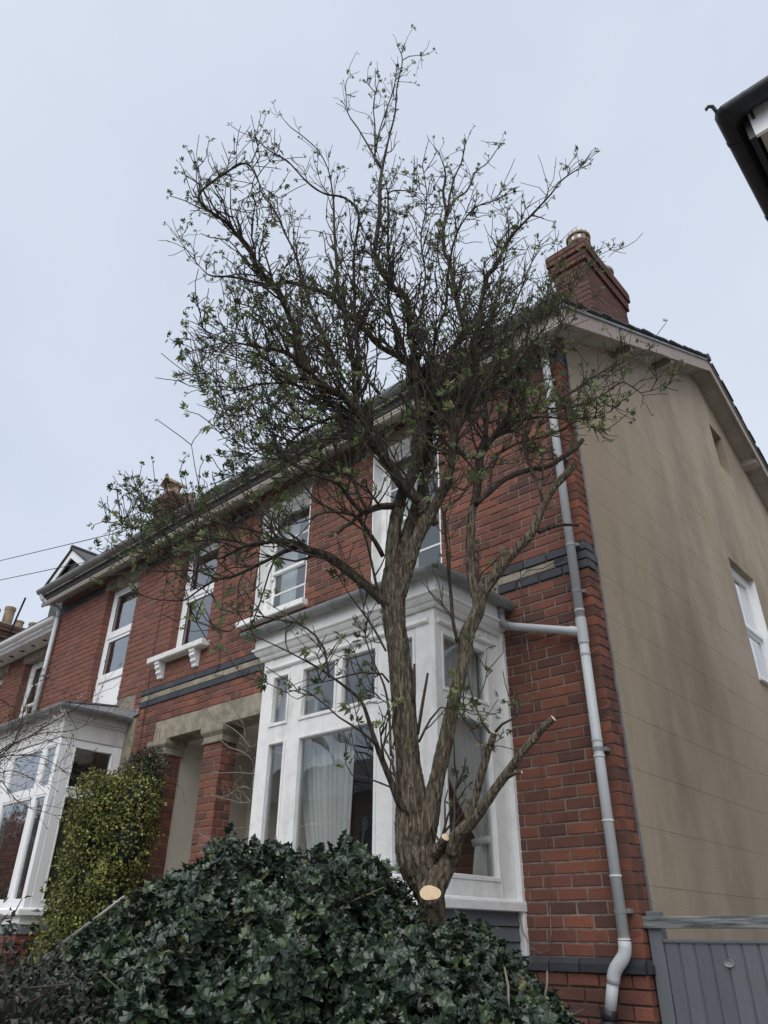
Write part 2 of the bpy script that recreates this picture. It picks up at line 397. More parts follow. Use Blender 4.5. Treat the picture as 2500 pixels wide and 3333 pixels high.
IVYLEAF = mat('dark_ivy_leaf', [(0.018, 0.026, 0.014), (0.032, 0.044, 0.022), (0.05, 0.062, 0.03), (0.075, 0.06, 0.038)], rough=.5, nscale=5, tint=.8, spec=.4)
# ------------------------------------------------------------------ the setting
def sheet(name, x0, x1, y0, y1, z, m):
    b = MB(); b.quad((x0,y0,z),(x1,y0,z),(x1,y1,z),(x0,y1,z))
    return tag(b.build(name, m), kind='structure')
sheet('ground', -220, 220, -220, 220, GROUND-0.02, SOIL)
sheet('front_garden', -16, 8, -5.6, 12, GROUND, GRAVEL)  # unseen ground, given a pale surface to bounce light up under the eaves
tag(MB().box(-60, 60, -7.6, -5.62, GROUND-0.3, GROUND+0.02).build('pavement', PAVING), kind='structure')
sheet('road', -60, 60, -13.6, -7.62, GROUND-0.10, ASPHALT)
tag(MB().box(-60, 60, -15.6, -13.62, GROUND-0.3, GROUND+0.02).build('far_pavement', PAVING), kind='structure')
tag(MB().box(-5.1, -2.9, -5.5, -0.1, GROUND-0.1, GROUND+0.03).build('garden_path', PAVING), kind='structure')

# ------------------------------------------------------------------ brickwork
CH, CM = 0.0755, 0.209          # course height, brick module along the wall
ZS = 2.394                      # underside of the string course

def brick_geo(b, w, h, conv, r, depth=0.10, proud=0.0, j=0.0016, c=0.005):
    n = len(b.v)
    cor = ((-w/2,-h/2),(w/2,-h/2),(w/2,h/2),(-w/2,h/2))
    jit = [(r.uniform(-j,j), r.uniform(-j,j)) for _ in cor]
    ins = [(r.uniform(.6,1.5)*c) for _ in cor]
    d0 = proud + r.uniform(-0.0022, 0.0022)
    sg = ((1,1),(-1,1),(-1,-1),(1,-1))
    for (u,v),(ju,jv),i,(su,sv) in zip(cor, jit, ins, sg): b.v.append(conv(u+ju+su*i, d0, v+jv+sv*i))
    for (u,v),(ju,jv) in zip(cor, jit): b.v.append(conv(u+ju, d0+c, v+jv))
    for (u,v) in cor: b.v.append(conv(u, depth, v))
    b.face(n, n+1, n+2, n+3)
    for k in range(4):
        k2 = (k+1) % 4
        b.face(n+k, n+4+k, n+4+k2, n+k2)
        b.face(n+4+k, n+8+k, n+8+k2, n+4+k2)

BW, BH = CM-0.0095, CH-0.0095
BVAR = {}
def brick_meshes(m):
    if m.name not in BVAR:
        out = []
        for i in range(6):
            b = MB(); brick_geo(b, BW, BH, lambda u, d, z: (u, d, z), random.Random(i*7+3)); out.append(b.mesh('brick', m))
        BVAR[m.name] = out
    return BVAR[m.name]

def free_spans(u0, u1, blocks):
    spans = [(u0, u1)]
    for a, c in blocks:
        nx = []
        for s, e in spans:
            if c <= s or a >= e: nx.append((s, e)); continue
            if a > s: nx.append((s, a))
            if c < e: nx.append((c, e))
        spans = nx
    return spans

def brickwork(parent, u0, u1, k0, k1, holes, conv, rot, singles, pick=BRICK, zbase=ZS, seed=1, half=0.5, proud=0.0, skip=()):
    """courses k0..k1-1; returns nothing: 'brick' pieces nearest the eye plus one 'brick_courses' for the rest"""
    r = random.Random(seed); lst = []
    for k in range(k0, k1):
        if k in skip: continue
        z0 = zbase+k*CH; zm = z0+CH/2
        spans = free_spans(u0, u1, [(a, c) for a, c, za, zb in holes if za < zm < zb])
        off = u1 - (k % 2)*CM*half - r.uniform(-.012, .012)*(0 if half == 0 else 1)
        n0 = int((u1-u0)/CM)+3
        for s, e in spans:
            eds = [s]+sorted(q for q in (off+CM-i*CM for i in range(-1, n0+1)) if s+.03 < q < e-.03)+[e]
            if e-s < .02: continue
            for lo, hi in zip(eds[:-1], eds[1:]):
                lo += 0.00475 if lo > s+1e-6 else 0; hi -= 0.00475 if hi < e-1e-6 else 0
                lst.append(((lo+hi)/2, zm, hi-lo, k))
    def dist(q):
        p = Vector(conv(q[0], 0, q[1])); return (p-EYE).length
    lst.sort(key=dist)
    ms = brick_meshes(pick)
    for (u, z, w, k) in lst[:singles]:
        piece('brick', ms[r.randrange(6)], parent, conv(u, proud, z), (0, 0, rot), (w/BW, 1, r.uniform(.985, 1.015)))
    if len(lst) > singles:
        b = MB()
        for (u, z, w, k) in lst[singles:]:
            b.cur = r.random()
            brick_geo(b, w, BH, lambda a, d, v: conv(u+a, d, z+v), r, proud=proud)
        b.build('brick_courses', pick, parent, kind='stuff')

def slab_with_holes(b, u0, u1, z0, z1, holes, conv, d0, d1):
    holes = [(a-.006, c+.006, za-.004, zb+.004) for a, c, za, zb in holes]
    us = sorted({u0, u1, *[min(max(h[i], u0), u1) for h in holes for i in (0, 1)]})
    zs = sorted({z0, z1, *[min(max(h[i], z0), z1) for h in holes for i in (2, 3)]})
    for i in range(len(us)-1):
        j0 = None
        for j in range(len(zs)):
            solid = False
            if j < len(zs)-1:
                um, zm = (us[i]+us[i+1])/2, (zs[j]+zs[j+1])/2
                solid = not any(a < um < c and za < zm < zb for a, c, za, zb in holes)
            if solid and j0 is None: j0 = j
            if not solid and j0 is not None:
                p = conv(us[i], d0, zs[j0]); q = conv(us[i+1], d1, zs[j])
                b.box(p[0], q[0], p[1], q[1], p[2], q[2]); j0 = None

FRONT = lambda u, d, z: (u, d, z)
SIDE = lambda u, d, z: (-d, u, z)            # wall facing +x, u runs along y

# ------------------------------------------------------------------ windows
def pane(parent, x0, x1, y, z0, z1, side=False, xs=0):
    b = MB()
    if side: b.box(xs-0.004, xs, x0, x1, z0, z1)
    else: b.box(x0, x1, y, y+0.004, z0, z1)
    return b.build('pane', GLASS, parent)

def frame_rect(b, x0, x1, z0, z1, w, y0, y1, wb=None, wt=None):
    wb = wb or w; wt = wt or w
    b.cbox(x0, x0+w, y0, y1, z0, z1, .004); b.cbox(x1-w, x1, y0, y1, z0, z1, .004)
    b.cbox(x0+w, x1-w, y0+.001, y1, z0, z0+wb, .004); b.cbox(x0+w, x1-w, y0+.001, y1, z1-wt, z1, .004)

def sash_window(house, x0, x1, z0, z1, zm, label=None, white_reveal=True, sill=None, curtain=True):
    b = MB()
    frame_rect(b, x0, x1, z0, z1, 0.075, 0.125, 0.19, 0.05, 0.06)
    if white_reveal:
        b.box(x0-.004, x0+0.012, 0.004, 0.125, z0, z1)
        b.box(x0+.012, x1-.012, 0.012, 0.125, z1-0.012, z1+.004)
        b.box(x1-.012, x1+.004, 0.004, 0.125, z0, z1)
    w = b.build('sash_window', WHITE, house, label=label)
    xi0, xi1 = x0+.077, x1-.077
    us = MB(); frame_rect(us, xi0, xi1, zm-.02, z1-.06, 0.042, 0.14, 0.165, .042)
    zc = (zm+z1-.06)/2; us.cbox(xi0+.042, xi1-.042, .145, .162, zc-.011, zc+.011, .003)
    us.build('upper_sash', WHITE, w)
    ls = MB(); frame_rect(ls, xi0, xi1, z0+.05, zm+.022, 0.042, 0.166, 0.188, .06)
    zc2 = (z0+.05+zm)/2; ls.cbox(xi0+.042, xi1-.042, .169, .186, zc2-.011, zc2+.011, .003)
    ls.build('lower_sash', WHITE, w)
    pane(w, xi0+.035, xi1-.035, .152, zm, z1-.09); pane(w, xi0+.035, xi1-.035, .176, z0+.09, zm)
    # two horns under the meeting rail
    for xx in (xi0+.02, xi1-.02):
        h = MB(); h.cbox(xx-.02, xx+.02, .138, .166, zm-.075, zm-.021, .008); h.build('sash_horn', WHITE, w)
    if sill:
        s = MB(); s.cbox(x0-.2, x1+.06, -0.085, 0.125, z0-.075, z0, .01); s.build('window_sill', WHITE, w)
    return w

def plastic_window(house, x0, x1, z0, z1, splits, yf=0.105, label=None, panel_below=None):
    b = MB(); frame_rect(b, x0, x1, z0, z1, 0.05, yf, yf+.07)
    for z in splits: b.cbox(x0+.05, x1-.05, yf+.001, yf+.07, z-.035, z+.035, .004)
    w = b.build('plastic_window', UPVC, house, label=label)
    zz = [z0+.05]+[q for z in splits for q in (z-.035, z+.035)]+[z1-.05]
    for i in range(0, len(zz), 2):
        za, zb = zz[i], zz[i+1]
        if panel_below is not None and i == 0:
            MB().cbox(x0+.05, x1-.05, yf+.02, yf+.04, za, zb, .003).build('white_panel', UPVC, w); continue
        s = MB(); frame_rect(s, x0+.051, x1-.051, za+.001, zb-.001, .045, yf+.012, yf+.06); s.build('casement', UPVC, w)
        g = MB(); frame_rect(g, x0+.094, x1-.094, za+.044, zb-.044, .006, yf+.02, yf+.03); g.build('gasket', BLACKP, w)
        pane(w, x0+.09, x1-.09, yf+.03, za+.04, zb-.04)
    return w

def curtain(name, label, m, top, bot, z0, z1, at, amp=0.03, pleats=9, waist=None, rows=18, cols=70, thick=0.0, seed=0, group=None):
    """sheet hung in folds. top/bot = (u0,u1) extents; at(u,d,z) -> xyz; waist=(z,u0,u1)"""
    r = random.Random(seed); ph = r.uniform(0, 6)
    v = []; f = []
    for side in (0,):
        for j in range(rows+1):
            t = j/rows; z = z1+(z0-z1)*t
            if waist:
                tw = (z1-waist[0])/(z1-z0)
                if t < tw:
                    q = (t/tw)**1.6; a = top[0]+(waist[1]-top[0])*q; c = top[1]+(waist[2]-top[1])*q
                else:
                    q = (t-tw)/(1-tw); q = q**.6; a = waist[1]+(bot[0]-waist[1])*q; c = waist[2]+(bot[1]-waist[2])*q
            else:
                a = top[0]+(bot[0]-top[0])*t; c = top[1]+(bot[1]-top[1])*t
            w0 = top[1]-top[0]
            for i in range(cols+1):
                s = i/cols
                k = s*pleats*2*pi+ph+0.6*sin(3*s+ph)
                d = amp*(sin(k)+.35*sin(2.3*k+1))*(0.55+.45*min(1, abs((c-a)/w0)))
                v.append(at(a+(c-a)*s+.25*amp*cos(k), d+side*.004, z))
    n1 = (rows+1)*(cols+1)
    for side in (0,):
        for j in range(rows):
            for i in range(cols):
                p = side*n1+j*(cols+1)+i
                f.append((p, p+1, p+cols+2, p+cols+1))
    o = rawmesh(name, v, f, [0.0]*len(f), m, smooth=True)
    return tag(o, label, 'curtain', group)

# ------------------------------------------------------------------ square timber bay
def bay_path(xl, xr, yf):
    return lambda o: [(xl-o, -0.001), (xl-o, yf-o), (xr+o, yf-o), (xr+o, -0.001)]

def bay(house, xl, xr, yf, lights, mull, m, label, ztop=1.88, ztr=(1.335, 1.455), zb=0.31, zs=0.20, side_y=None, plastic=False, base_mat=None):
    """lights: list of (x0,x1) front lights, full height both above and below the transom"""
    T = 0.07
    part = MB()
    # front stiles and rails
    xs = [xl]+[q for l in lights for q in l]+[xr]
    for i in range(0, len(xs), 2): part.cbox(xs[i], xs[i+1]-(.0015 if i == len(xs)-2 else 0), yf, yf+T, zs, 2.04, .006)
    for a, c in lights:
        part.cbox(a, c, yf+.004, yf+T, ztop, 2.04, .004); part.cbox(a, c, yf+.004, yf+T, ztr[0], ztr[1], .004); part.cbox(a, c, yf+.004, yf+T, zs, zb, .004)
    if mull: part.cbox(mull[0], mull[1], yf+.006, yf+T, ztr[1], ztop, .004)
    # two side faces: stiles and rails
    sy = side_y or (yf+.10, -0.20)
    for X0, X1 in ((xr-T, xr), (xl, xl+T)):
        part.cbox(X0, X1, yf+T, sy[0], zs, 2.04, .006); part.cbox(X0, X1, sy[1], 0.03, zs, 2.04, .006)
        for za, zb_ in ((ztop, 2.04), ztr, (zs, zb)): part.cbox(X0+.003, X1-.003, sy[0], sy[1], za, zb_, .004)
    bw = part.build('bay_window', m, house, label=label)
    # opening frames round each light, a little proud
    fwid = 0.022
    for a, c in lights:
        for za, zb_ in ((zb, ztr[0]), (ztr[1], ztop)):
            seg = [(a, c)]
            if mull and a < mull[0] < c and za > 1.4: seg = [(a, mull[0]), (mull[1], c)]
            for p, q in seg:
                cs = MB(); frame_rect(cs, p, q, za, zb_, fwid, yf-.006 if not plastic else yf+.008, yf+.05, fwid*1.3); cs.build('casement', m, bw)
                pane(bw, p+fwid-.004, q-fwid+.004, yf+.03, za+fwid, zb_-fwid)
    for X, sgn in ((xr, 1), (xl, -1)):
        for za, zb_ in ((zb, ztr[0]), (ztr[1], ztop)):
            cs = MB()
            e0, e1 = (X-.05, X+.005) if sgn > 0 else (X-.005, X+.05)
            cs.cbox(e0, e1, sy[0], sy[0]+fwid, za, zb_, .004); cs.cbox(e0, e1, sy[1]-fwid, sy[1], za, zb_, .004)
            cs.cbox(e0, e1-.001, sy[0]+fwid, sy[1]-fwid, za, za+fwid*1.3, .004); cs.cbox(e0, e1-.001, sy[0]+fwid, sy[1]-fwid, zb_-fwid, zb_, .004)
            cs.build('casement', m, bw)
            pane(bw, sy[0]+fwid-.004, sy[1]-fwid+.004, 0, za+fwid, zb_-fwid, side=True, xs=X-.03*sgn)
    P = bay_path(xl, xr, yf)
    # cornice, fascia, drip mould, sill, gutter, roof
    co = MB()
    co.sweep([(0.002, 2.035), (0.018, 2.035), (0.03, 2.05), (0.032, 2.068), (0.05, 2.075), (0.064, 2.095), (0.07, 2.115), (0.086, 2.12), (0.088, 2.135), (0.066, 2.14), (0.066, 2.31), (-0.02, 2.31)], P)
    if plastic:
        co = MB(); co.sweep([(0.004, 1.955), (0.010, 1.955), (0.010, 2.138), (0.026, 2.142), (0.030, 2.155), (0.022, 2.168), (0.040, 2.172), (0.046, 2.31), (-0.02, 2.31)], P)
    co.build('cornice', m if not plastic else CREAM, bw)
    if not plastic:
        dm = MB(); dm.sweep([(0.001, 1.925), (0.012, 1.928), (0.022, 1.94), (0.020, 1.955), (0.008, 1.97), (0.001, 1.972)], lambda o: [(xr+o, -.11), (xr+o, yf+.03)])
        dm.build('drip_mould', m, bw)
        dm = MB(); dm.sweep([(0.001, 1.925), (0.012, 1.928), (0.022, 1.94), (0.020, 1.955), (0.008, 1.97), (0.001, 1.972)], lambda o: [(xl+.04, yf-o), (xr-.05, yf-o)])
        dm.build('drip_mould', m, bw)
    sl = MB(); sl.sweep([(0.001, zs+.02), (0.05, zs+.005), (0.055, zs-.005), (0.055, zs-.05), (0.03, zs-.055), (-.05, zs-.055), (-.05, zs+.02)], P)
    sl.build('window_sill', m, bw)
    g = MB(); gr = 0.052
    prof = [(0.066+gr+gr*cos(a), 2.285+gr*sin(a)*1.05) for a in [pi+pi*i/10 for i in range(11)]]
    prof += [(o-(o-(0.066+gr))*.12, z+.004) for o, z in reversed(prof)]
    g.sweep(prof, P); g.build('gutter', GUTTER, bw, smooth=False)
    for kx in range(3):
        X = xl+.15+(xr-xl-.3)*kx/2
        c = MB(); pr = [(0.066+gr+(gr+.004)*cos(a), 2.285+(gr+.004)*sin(a)*1.05) for a in [pi+pi*i/10 for i in range(11)]]
        c.sweep(pr+[(o-(o-(.066+gr))*.1, z+.003) for o, z in reversed(pr)], lambda o: [(X, yf-o), (X+.03, yf-o)]); c.build('gutter_clip', GUTTER, bw)
    rf = MB(); e = P(0.10); z0, z1 = 2.305, 2.52
    i0, i1 = (xl+.35, -.001), (xr-.35, -.001)
    rf.v += [(x, y, z0) for x, y in e]+[(i0[0], i0[1], z1), (i1[0], i1[1], z1)]
    for q in ((0,1,4), (1,2,5,4), (2,3,5), (0,3,2,1)): rf.face(*q)
    rf.build('lead_roof', LEAD, bw)
    hp = MB(); hp.tube([(e[2][0], e[2][1], z0+.01), (i1[0], i1[1], z1+.01)], .014, 6); hp.tube([(e[1][0], e[1][1], z0+.01), (i0[0], i0[1], z1+.01)], .014, 6)
    hp.build('lead_hip_roll', LEAD, bw)
    # below the sill
    bm = base_mat or GREYWOOD
    zc = zs-.055
    i = 0
    while zc > GROUND+.05:
        h = 0.085
        bd = MB(); bd.sweep([(-.03, zc), (0.0, zc), (0.014, zc-h+.006), (-.03, zc-h+.006)], P)
        bd.build('apron_board', bm if not plastic or i > 1 else (CREAM, LEAD)[i], bw); zc -= h; i += 1
        if zc < -.9:
            bd = MB(); bd.sweep([(-.03, zc), (0.0, zc), (0.0, GROUND), (-.03, GROUND)], P); bd.build('apron_base', bm, bw); break
    return bw

# ------------------------------------------------------------------ house with the rendered gable (right-hand house)
houseA = thing('brick_house', 'red brick house with white timber bay and beige rendered gable end', 'house', (-2.3, 0, GROUND))
XA0, XA1 = -4.645, 0.0
A1 = (-4.02, -3.18, 3.02, 4.4325); A2 = (-2.225, -1.365, 2.72, 4.4325)
holesA = [(-2.60, -0.86, -0.6, 1.96), A1, A2, (-4.66, -2.95, GROUND-1, 1.93)]
b = MB(); slab_with_holes(b, XA0, XA1-.008, GROUND, 4.69, holesA, FRONT, 0.0065, 0.24)
wallA = b.build('wall', MORTAR, houseA)
bh = [(-2.70, -0.80, -3, 2.33), A1, A2, (-4.645, -2.6, -3, 2.157), (A1[0]-.12, A1[1]+.12, 4.4325, 4.58), (A2[0]-.12, A2[1]+.12, 4.4325, 4.58)]
brickwork(wallA, XA0, XA1, -33, 30, bh, FRONT, 0, 175, seed=2, skip=(0, 1, 2, 27, 28))
brickwork(wallA, XA0, XA1, -44, -34, [(-4.645, -0.80, -3, 3)], FRONT, 0, 20, seed=3, proud=-0.012)
brickwork(wallA, XA0, XA1, 27, 29, bh, FRONT, 0, 0, pick=BLUEBRICK, seed=4)
# return of the brickwork round the corner, before the render begins
RET = 0.163
r_ = random.Random(9)
def return_bricks(k0, k1, m, singles, proud=0.0):
    ms = brick_meshes(m); big = MB()
    for k in range(k0, k1):
        zm = ZS+k*CH+CH/2
        parts = ((0.1012, 0.0), (RET-.106, 0.1055)) if k % 2 else ((RET, 0.0),)
        for w, y in parts:
            if zm > -0.5 and zm < 4.5 and singles > 0:
                piece('brick', ms[r_.randrange(6)], wallA, (0, y+w/2, zm), (0, 0, pi/2), (w/BW, 1, 1)); singles -= 1
            else:
                big.cur = r_.random(); brick_geo(big, w, BH, lambda a, d, v: (-d, y+w/2+a, zm+v), r_)
    if big.f: big.build('brick_courses', m, wallA, kind='stuff')
return_bricks(-33, 0, BRICK, 0); return_bricks(3, 27, BRICK, 0); return_bricks(-44, -34, BRICK, 0)
return_bricks(27, 29, BLUEBRICK, 0)
# string course: blue-black bricks with a cream stone band between
def string_course(wall, x0, x1, seed, corner):
    r = random.Random(seed)
    for k, m in ((0, BLUEBRICK), (2, BLUEBRICK), (1, STONE)):
        z0 = ZS+k*CH; x = x1; i = 0
        while x > x0+.03:
            mm = m
            w = CM*1.0 if k != 1 else CM*r.uniform(1.4, 1.9)
            if k == 1 and corner and i == 0: w = .27; mm = BLUEBRICK
            if i == 0 and k == 2: w *= .6
            lo = max(x-w, x0)
            pr = 0.012 if mm is BLUEBRICK else 0.003
            p = MB(); p.cur = r.random(); p.cbox(lo+.004, x-.0 if i == 0 else x-.004, -pr+r.uniform(-.002, .002), .1, z0+.004, z0+CH-.004, .005)
            p.build('string_course_brick' if mm is BLUEBRICK else 'string_course_stone', mm, wall)
            x = lo; i += 1
string_course(wallA, -0.80, 0.0, 5, True); string_course(wallA, XA0, -2.72, 6, False)
for k in (0, 1, 2):
    w = (0.11, RET, 0.105)[k]
    p = MB(); p.cbox(-.1, .010, -.004, w, ZS+k*CH+.004, ZS+(k+1)*CH-.004, .005); p.build('string_course_brick', BLUEBRICK, wallA)
    if w < RET-.01:
        p = MB(); brick_geo(p, RET-w-.006, BH, lambda a, d, v: (-d, (w+.006+RET)/2+a, ZS+k*CH+CH/2+v), r_); p.build('brick', BRICK, wallA)
# chamfered plinth course
x = 0.0
while x > -0.9:
    p = MB(); lo = x-CM*.995
    p.extrude([(.1, -.0985), (.0, -.0985), (-.032, -.128), (-.032, -.171), (.1, -.171)], lambda a, z, d: (d, a, z), lo+.004, x if x == 0 else x-.003)
    p.build('plinth_brick', BLUEBRICK, wallA); x = lo
p = MB(); p.extrude([(.1, -.0985), (0, -.0985), (-.025, -.128), (-.025, -.171), (.1, -.171)], lambda a, z, d: (-a, d, z), .0, RET); p.build('plinth_brick', BLUEBRICK, wallA)
# stone lintels over the upper windows
for w in (A1, A2):
    MB().cbox(w[0]-.118, w[1]+.118, -.003, .12, w[3]+.002, 4.578, .004).build('lintel', STONE, houseA)
sash_window(houseA, *A1[:3], A1[3], 3.60, label='white sash window over the porch side of the bay', sill=True)
sash_window(houseA, *A2[:3], A2[3], 3.60, label='white sash window behind the tree, above the bay roof')
bayA = bay(houseA, -2.68, -0.82, -0.83, [(-2.55, -2.33), (-2.19, -1.36), (-1.23, -1.00)], (-1.785, -1.745), WHITE, 'white painted timber bay window with peeling gloss paint', side_y=(-.755, -.20))
# painted board against the wall at the right of the bay
MB().cbox(-.82, -.775, -.035, .02, -.10, 2.06, .006).build('wall_board', WHITE, houseA)

# rendered gable wall
RS = 0.5455
def zr(y): return 4.713+RS*(y if y < 4.4 else 8.8-y)
YB = 8.8
GW = (3.79, 4.70, 2.44, 3.93); GS = (4.567, 5.03, 5.63, 6.335)
core = MB()
def gable_strip(y0, y1, za, zb, x0, x1, b):
    """vertical strip whose top follows the roof"""
    def top(y): return min(zb, zr(y)) if zb is not None else zr(y)
    ys = [y0]+([4.4] if y0 < 4.4 < y1 else [])+[y1]
    poly = [(y0, za), (y1, za)]+[(y, top(y)) for y in reversed(ys)]
    b.extrude(poly, lambda y, z, d: (d, y, z), x0, x1)
for y0, y1, za, zb in ((RET+.002, GW[0], GROUND, None), (GW[0], GS[0], GROUND, GW[2]), (GW[0], GS[0], GW[3], None), (GS[0], GW[1], GROUND, GW[2]), (GS[0], GW[1], GW[3], GS[2]), (GS[0], GW[1], GS[3], None),
                       (GW[1], GS[1], GROUND, GS[2]), (GW[1], GS[1], GS[3], None), (GS[1], YB, GROUND, None)):
    gable_strip(y0, y1, za, zb, -.26, .006, core)
gab = core.build('gable_wall', RENDER, houseA, label='beige smooth render scored in large blocks')
def clip_half(poly, f):
    out = []
    for i in range(len(poly)):
        a, c = poly[i], poly[(i+1) % len(poly)]; fa, fc = f(a), f(c)
        if fa >= 0: out.append(a)
        if (fa >= 0) != (fc >= 0):
            t = fa/(fa-fc); out.append((a[0]+(c[0]-a[0])*t, a[1]+(c[1]-a[1])*t))
    return out
zl = [GROUND, -1.0, -.55, -.05, .285, .63, .985, 1.355, 1.715, 2.065, 2.415, 2.765, 3.12, 3.468, 3.828, 4.19, 4.55, 4.91, 5.27, 5.63, 5.99, 6.35, 6.71, 7.2]
r_ = random.Random(11)
for i in range(len(zl)-1):
    za, zb = zl[i]+.0012, zl[i+1]-.0012
    cuts = [RET+.002]
    if za > 2.7:
        y = .685 if i % 2 == 1 else 1.205
        while y < YB: cuts.append(y+r_.uniform(-.01, .01)); y += 1.04
    else: cuts += [3.2+.3*(i % 3), 6.4]
    cuts.append(YB)
    for j in range(len(cuts)-1):
        ya, yb = cuts[j]+(.001 if j else 0), cuts[j+1]-.001
        rects = [(ya, yb, za, zb)]
        for H in (GW, GS):
            nr = []
            for (a, c, e, g) in rects:
                if c <= H[0] or a >= H[1] or g <= H[2] or e >= H[3]: nr.append((a, c, e, g)); continue
                if a < H[0]: nr.append((a, H[0], e, g))
                if c > H[1]: nr.append((H[1], c, e, g))
                m0, m1 = max(a, H[0]), min(c, H[1])
                if e < H[2]: nr.append((m0, m1, e, H[2]))
                if g > H[3]: nr.append((m0, m1, H[3], g))
            rects = nr
        for (a, c, e, g) in rects:
            if c-a < .02 or g-e < .01: continue
            poly = [(a, e), (c, e), (c, g), (a, g)]
            poly = clip_half(poly, lambda q: 4.713+RS*q[0]-q[1]); poly = clip_half(poly, lambda q: 4.713+RS*(8.8-q[0])-q[1]) if poly else poly
            if len(poly) < 3: continue
            p = MB(); p.extrude(poly, lambda y, z, d: (d, y, z), .005, .0088); p.build('render_panel', RENDER, gab)
# lead-grey bead where render meets brick
MB().box(-.004, .014, RET-.007, RET+.003, GROUND+.3, 4.70).build('render_bead', LEAD, gab)
# gable windows
def side_sash(y0, y1, z0, z1, zm):
    b = MB(); xb = -.065
    for ya, yb in ((y0, y0+.06), (y1-.06, y1)): b.cbox(xb-.06, xb, ya, yb, z0, z1, .004)
    b.cbox(xb-.06, xb-.001, y0+.06, y1-.06, z1-.06, z1, .004); b.cbox(xb-.06, xb-.001, y0+.06, y1-.06, z0, z0+.05, .004)
    b.cbox(xb-.075, xb+.02, y0+.06, y1-.06, zm-.03, zm+.03, .004)
    w = b.build('sash_window', UPVC, houseA, label='white sash window deep in the rendered gable')
    for za, zb in ((z0+.05, zm-.03), (zm+.03, z1-.06)):
        s = MB()
        for ya, yb in ((y0+.061, y0+.105), (y1-.105, y1-.061)): s.cbox(xb-.05, xb-.01, ya, yb, za, zb, .003)
        s.cbox(xb-.05, xb-.012, y0+.105, y1-.105, za, za+.04, .003); s.cbox(xb-.05, xb-.012, y0+.105, y1-.105, zb-.04, zb, .003)
        s.build('sash', UPVC, w)
        pane(w, y0+.1, y1-.1, 0, za+.035, zb-.035, side=True, xs=xb-.03)
    MB().box(xb, .0065, y1-.010, y1+.004, z0, z1).build('white_reveal', UPVC, w); MB().box(xb, .0065, y0-.004, y0+.010, z0, z1).build('white_reveal', UPVC, w)
    MB().cbox(xb-.02, .055, y0-.03, y1+.03, z0-.02, z0+.022, .006).build('window_sill', UPVC, w)
side_sash(*GW, 3.16)
MB().box(-.20, -.17, GS[0], GS[1], GS[2], GS[3]).build('slit_window_board', SLATE, houseA, label='dark boarded slit opening high in the gable')

# verge: sloping soffit, bargeboard, purlin ends, slates
def slope_board(b, x0, x1, dz0, dz1, y0=-0.30, y1=YB+.3):
    """board following the roof line between offsets dz0..dz1"""
    for ya, yb in ((y0, 4.4), (4.4, y1)):
        za, zb = (4.713+RS*ya, zr(4.4)) if yb == 4.4 else (zr(4.4), 4.713+RS*(8.8-yb))
        b.extrude([(ya, za+dz0), (yb, zb+dz0), (yb, zb+dz1), (ya, za+dz1)], lambda y, z, d: (d, y, z), x0, x1)
roofA = MB()
slope_board(roofA, XA0, -.27, .06, .16, -.27)
roofA = roofA.build('roof', SLATE, houseA)
sb = MB(); slope_board(sb, .010, .225, .0, .03, -.25); sb.build('verge_soffit', SOFFIT, houseA)
bb = MB(); slope_board(bb, .225, .25, -.05, .135, -.30); bb = bb.build('bargeboard', BARGE, houseA, label='faded pinkish grey bargeboard with flaking paint')
bm_ = MB(); slope_board(bm_, .225, .268, .136, .162, -.31); bm_.build('verge_moulding', GUTTER, bb)
bm_ = MB(); slope_board(bm_, .225, .258, .163, .180, -.31); bm_.build('verge_moulding', GUTTER, bb)
for yc in (1.35, 2.69, 5.87, 7.2):
    p = MB(); za = zr(yc)
    sgn = 1 if yc < 4.4 else -1
    p.extrude([(yc-.045, za-RS*sgn*.045-.10), (yc+.045, za+RS*sgn*.045-.10), (yc+.045, za+RS*sgn*.045+.002), (yc-.045, za-RS*sgn*.045+.002)], lambda y, z, d: (d, y, z), .0, .222)
    p.build('purlin_end', SOFFIT, houseA)
r_ = random.Random(21)
n = 0
for side in (0, 1):
    L = 4.7
    for i in range(34):
        t = -.33+i*L/34*1.0
        y0, y1 = t, t+.21
        if side: y0, y1 = 8.8-y1, 8.8-y0
        za, zb = [4.713+RS*min(y, 8.8-y) for y in (y0, y1)]
        if not side and y1 > 4.4: continue
        if side and y0 < 4.4: continue
        lift = (.196, .186) if not side else (.186, .196)
        ex = r_.uniform(-.012, .014); dz = r_.uniform(-.003, .006)
        p = MB(); p.cur = r_.random()
        p.extrude([(y0, za+lift[0]+dz), (y1, zb+lift[1]+dz), (y1, zb+lift[1]+.016+dz), (y0, za+lift[0]+.016+dz)], lambda y, z, d: (d, y, z), -.27, .288+ex)
        p.build('slate', SLATE, roofA)
rt_ = MB()
rt_.tube([(XA0, 4.4, zr(4.4)+.19), (.29, 4.4, zr(4.4)+.19)], .065, 10); rt_.build('ridge_tile', SLATE, roofA)

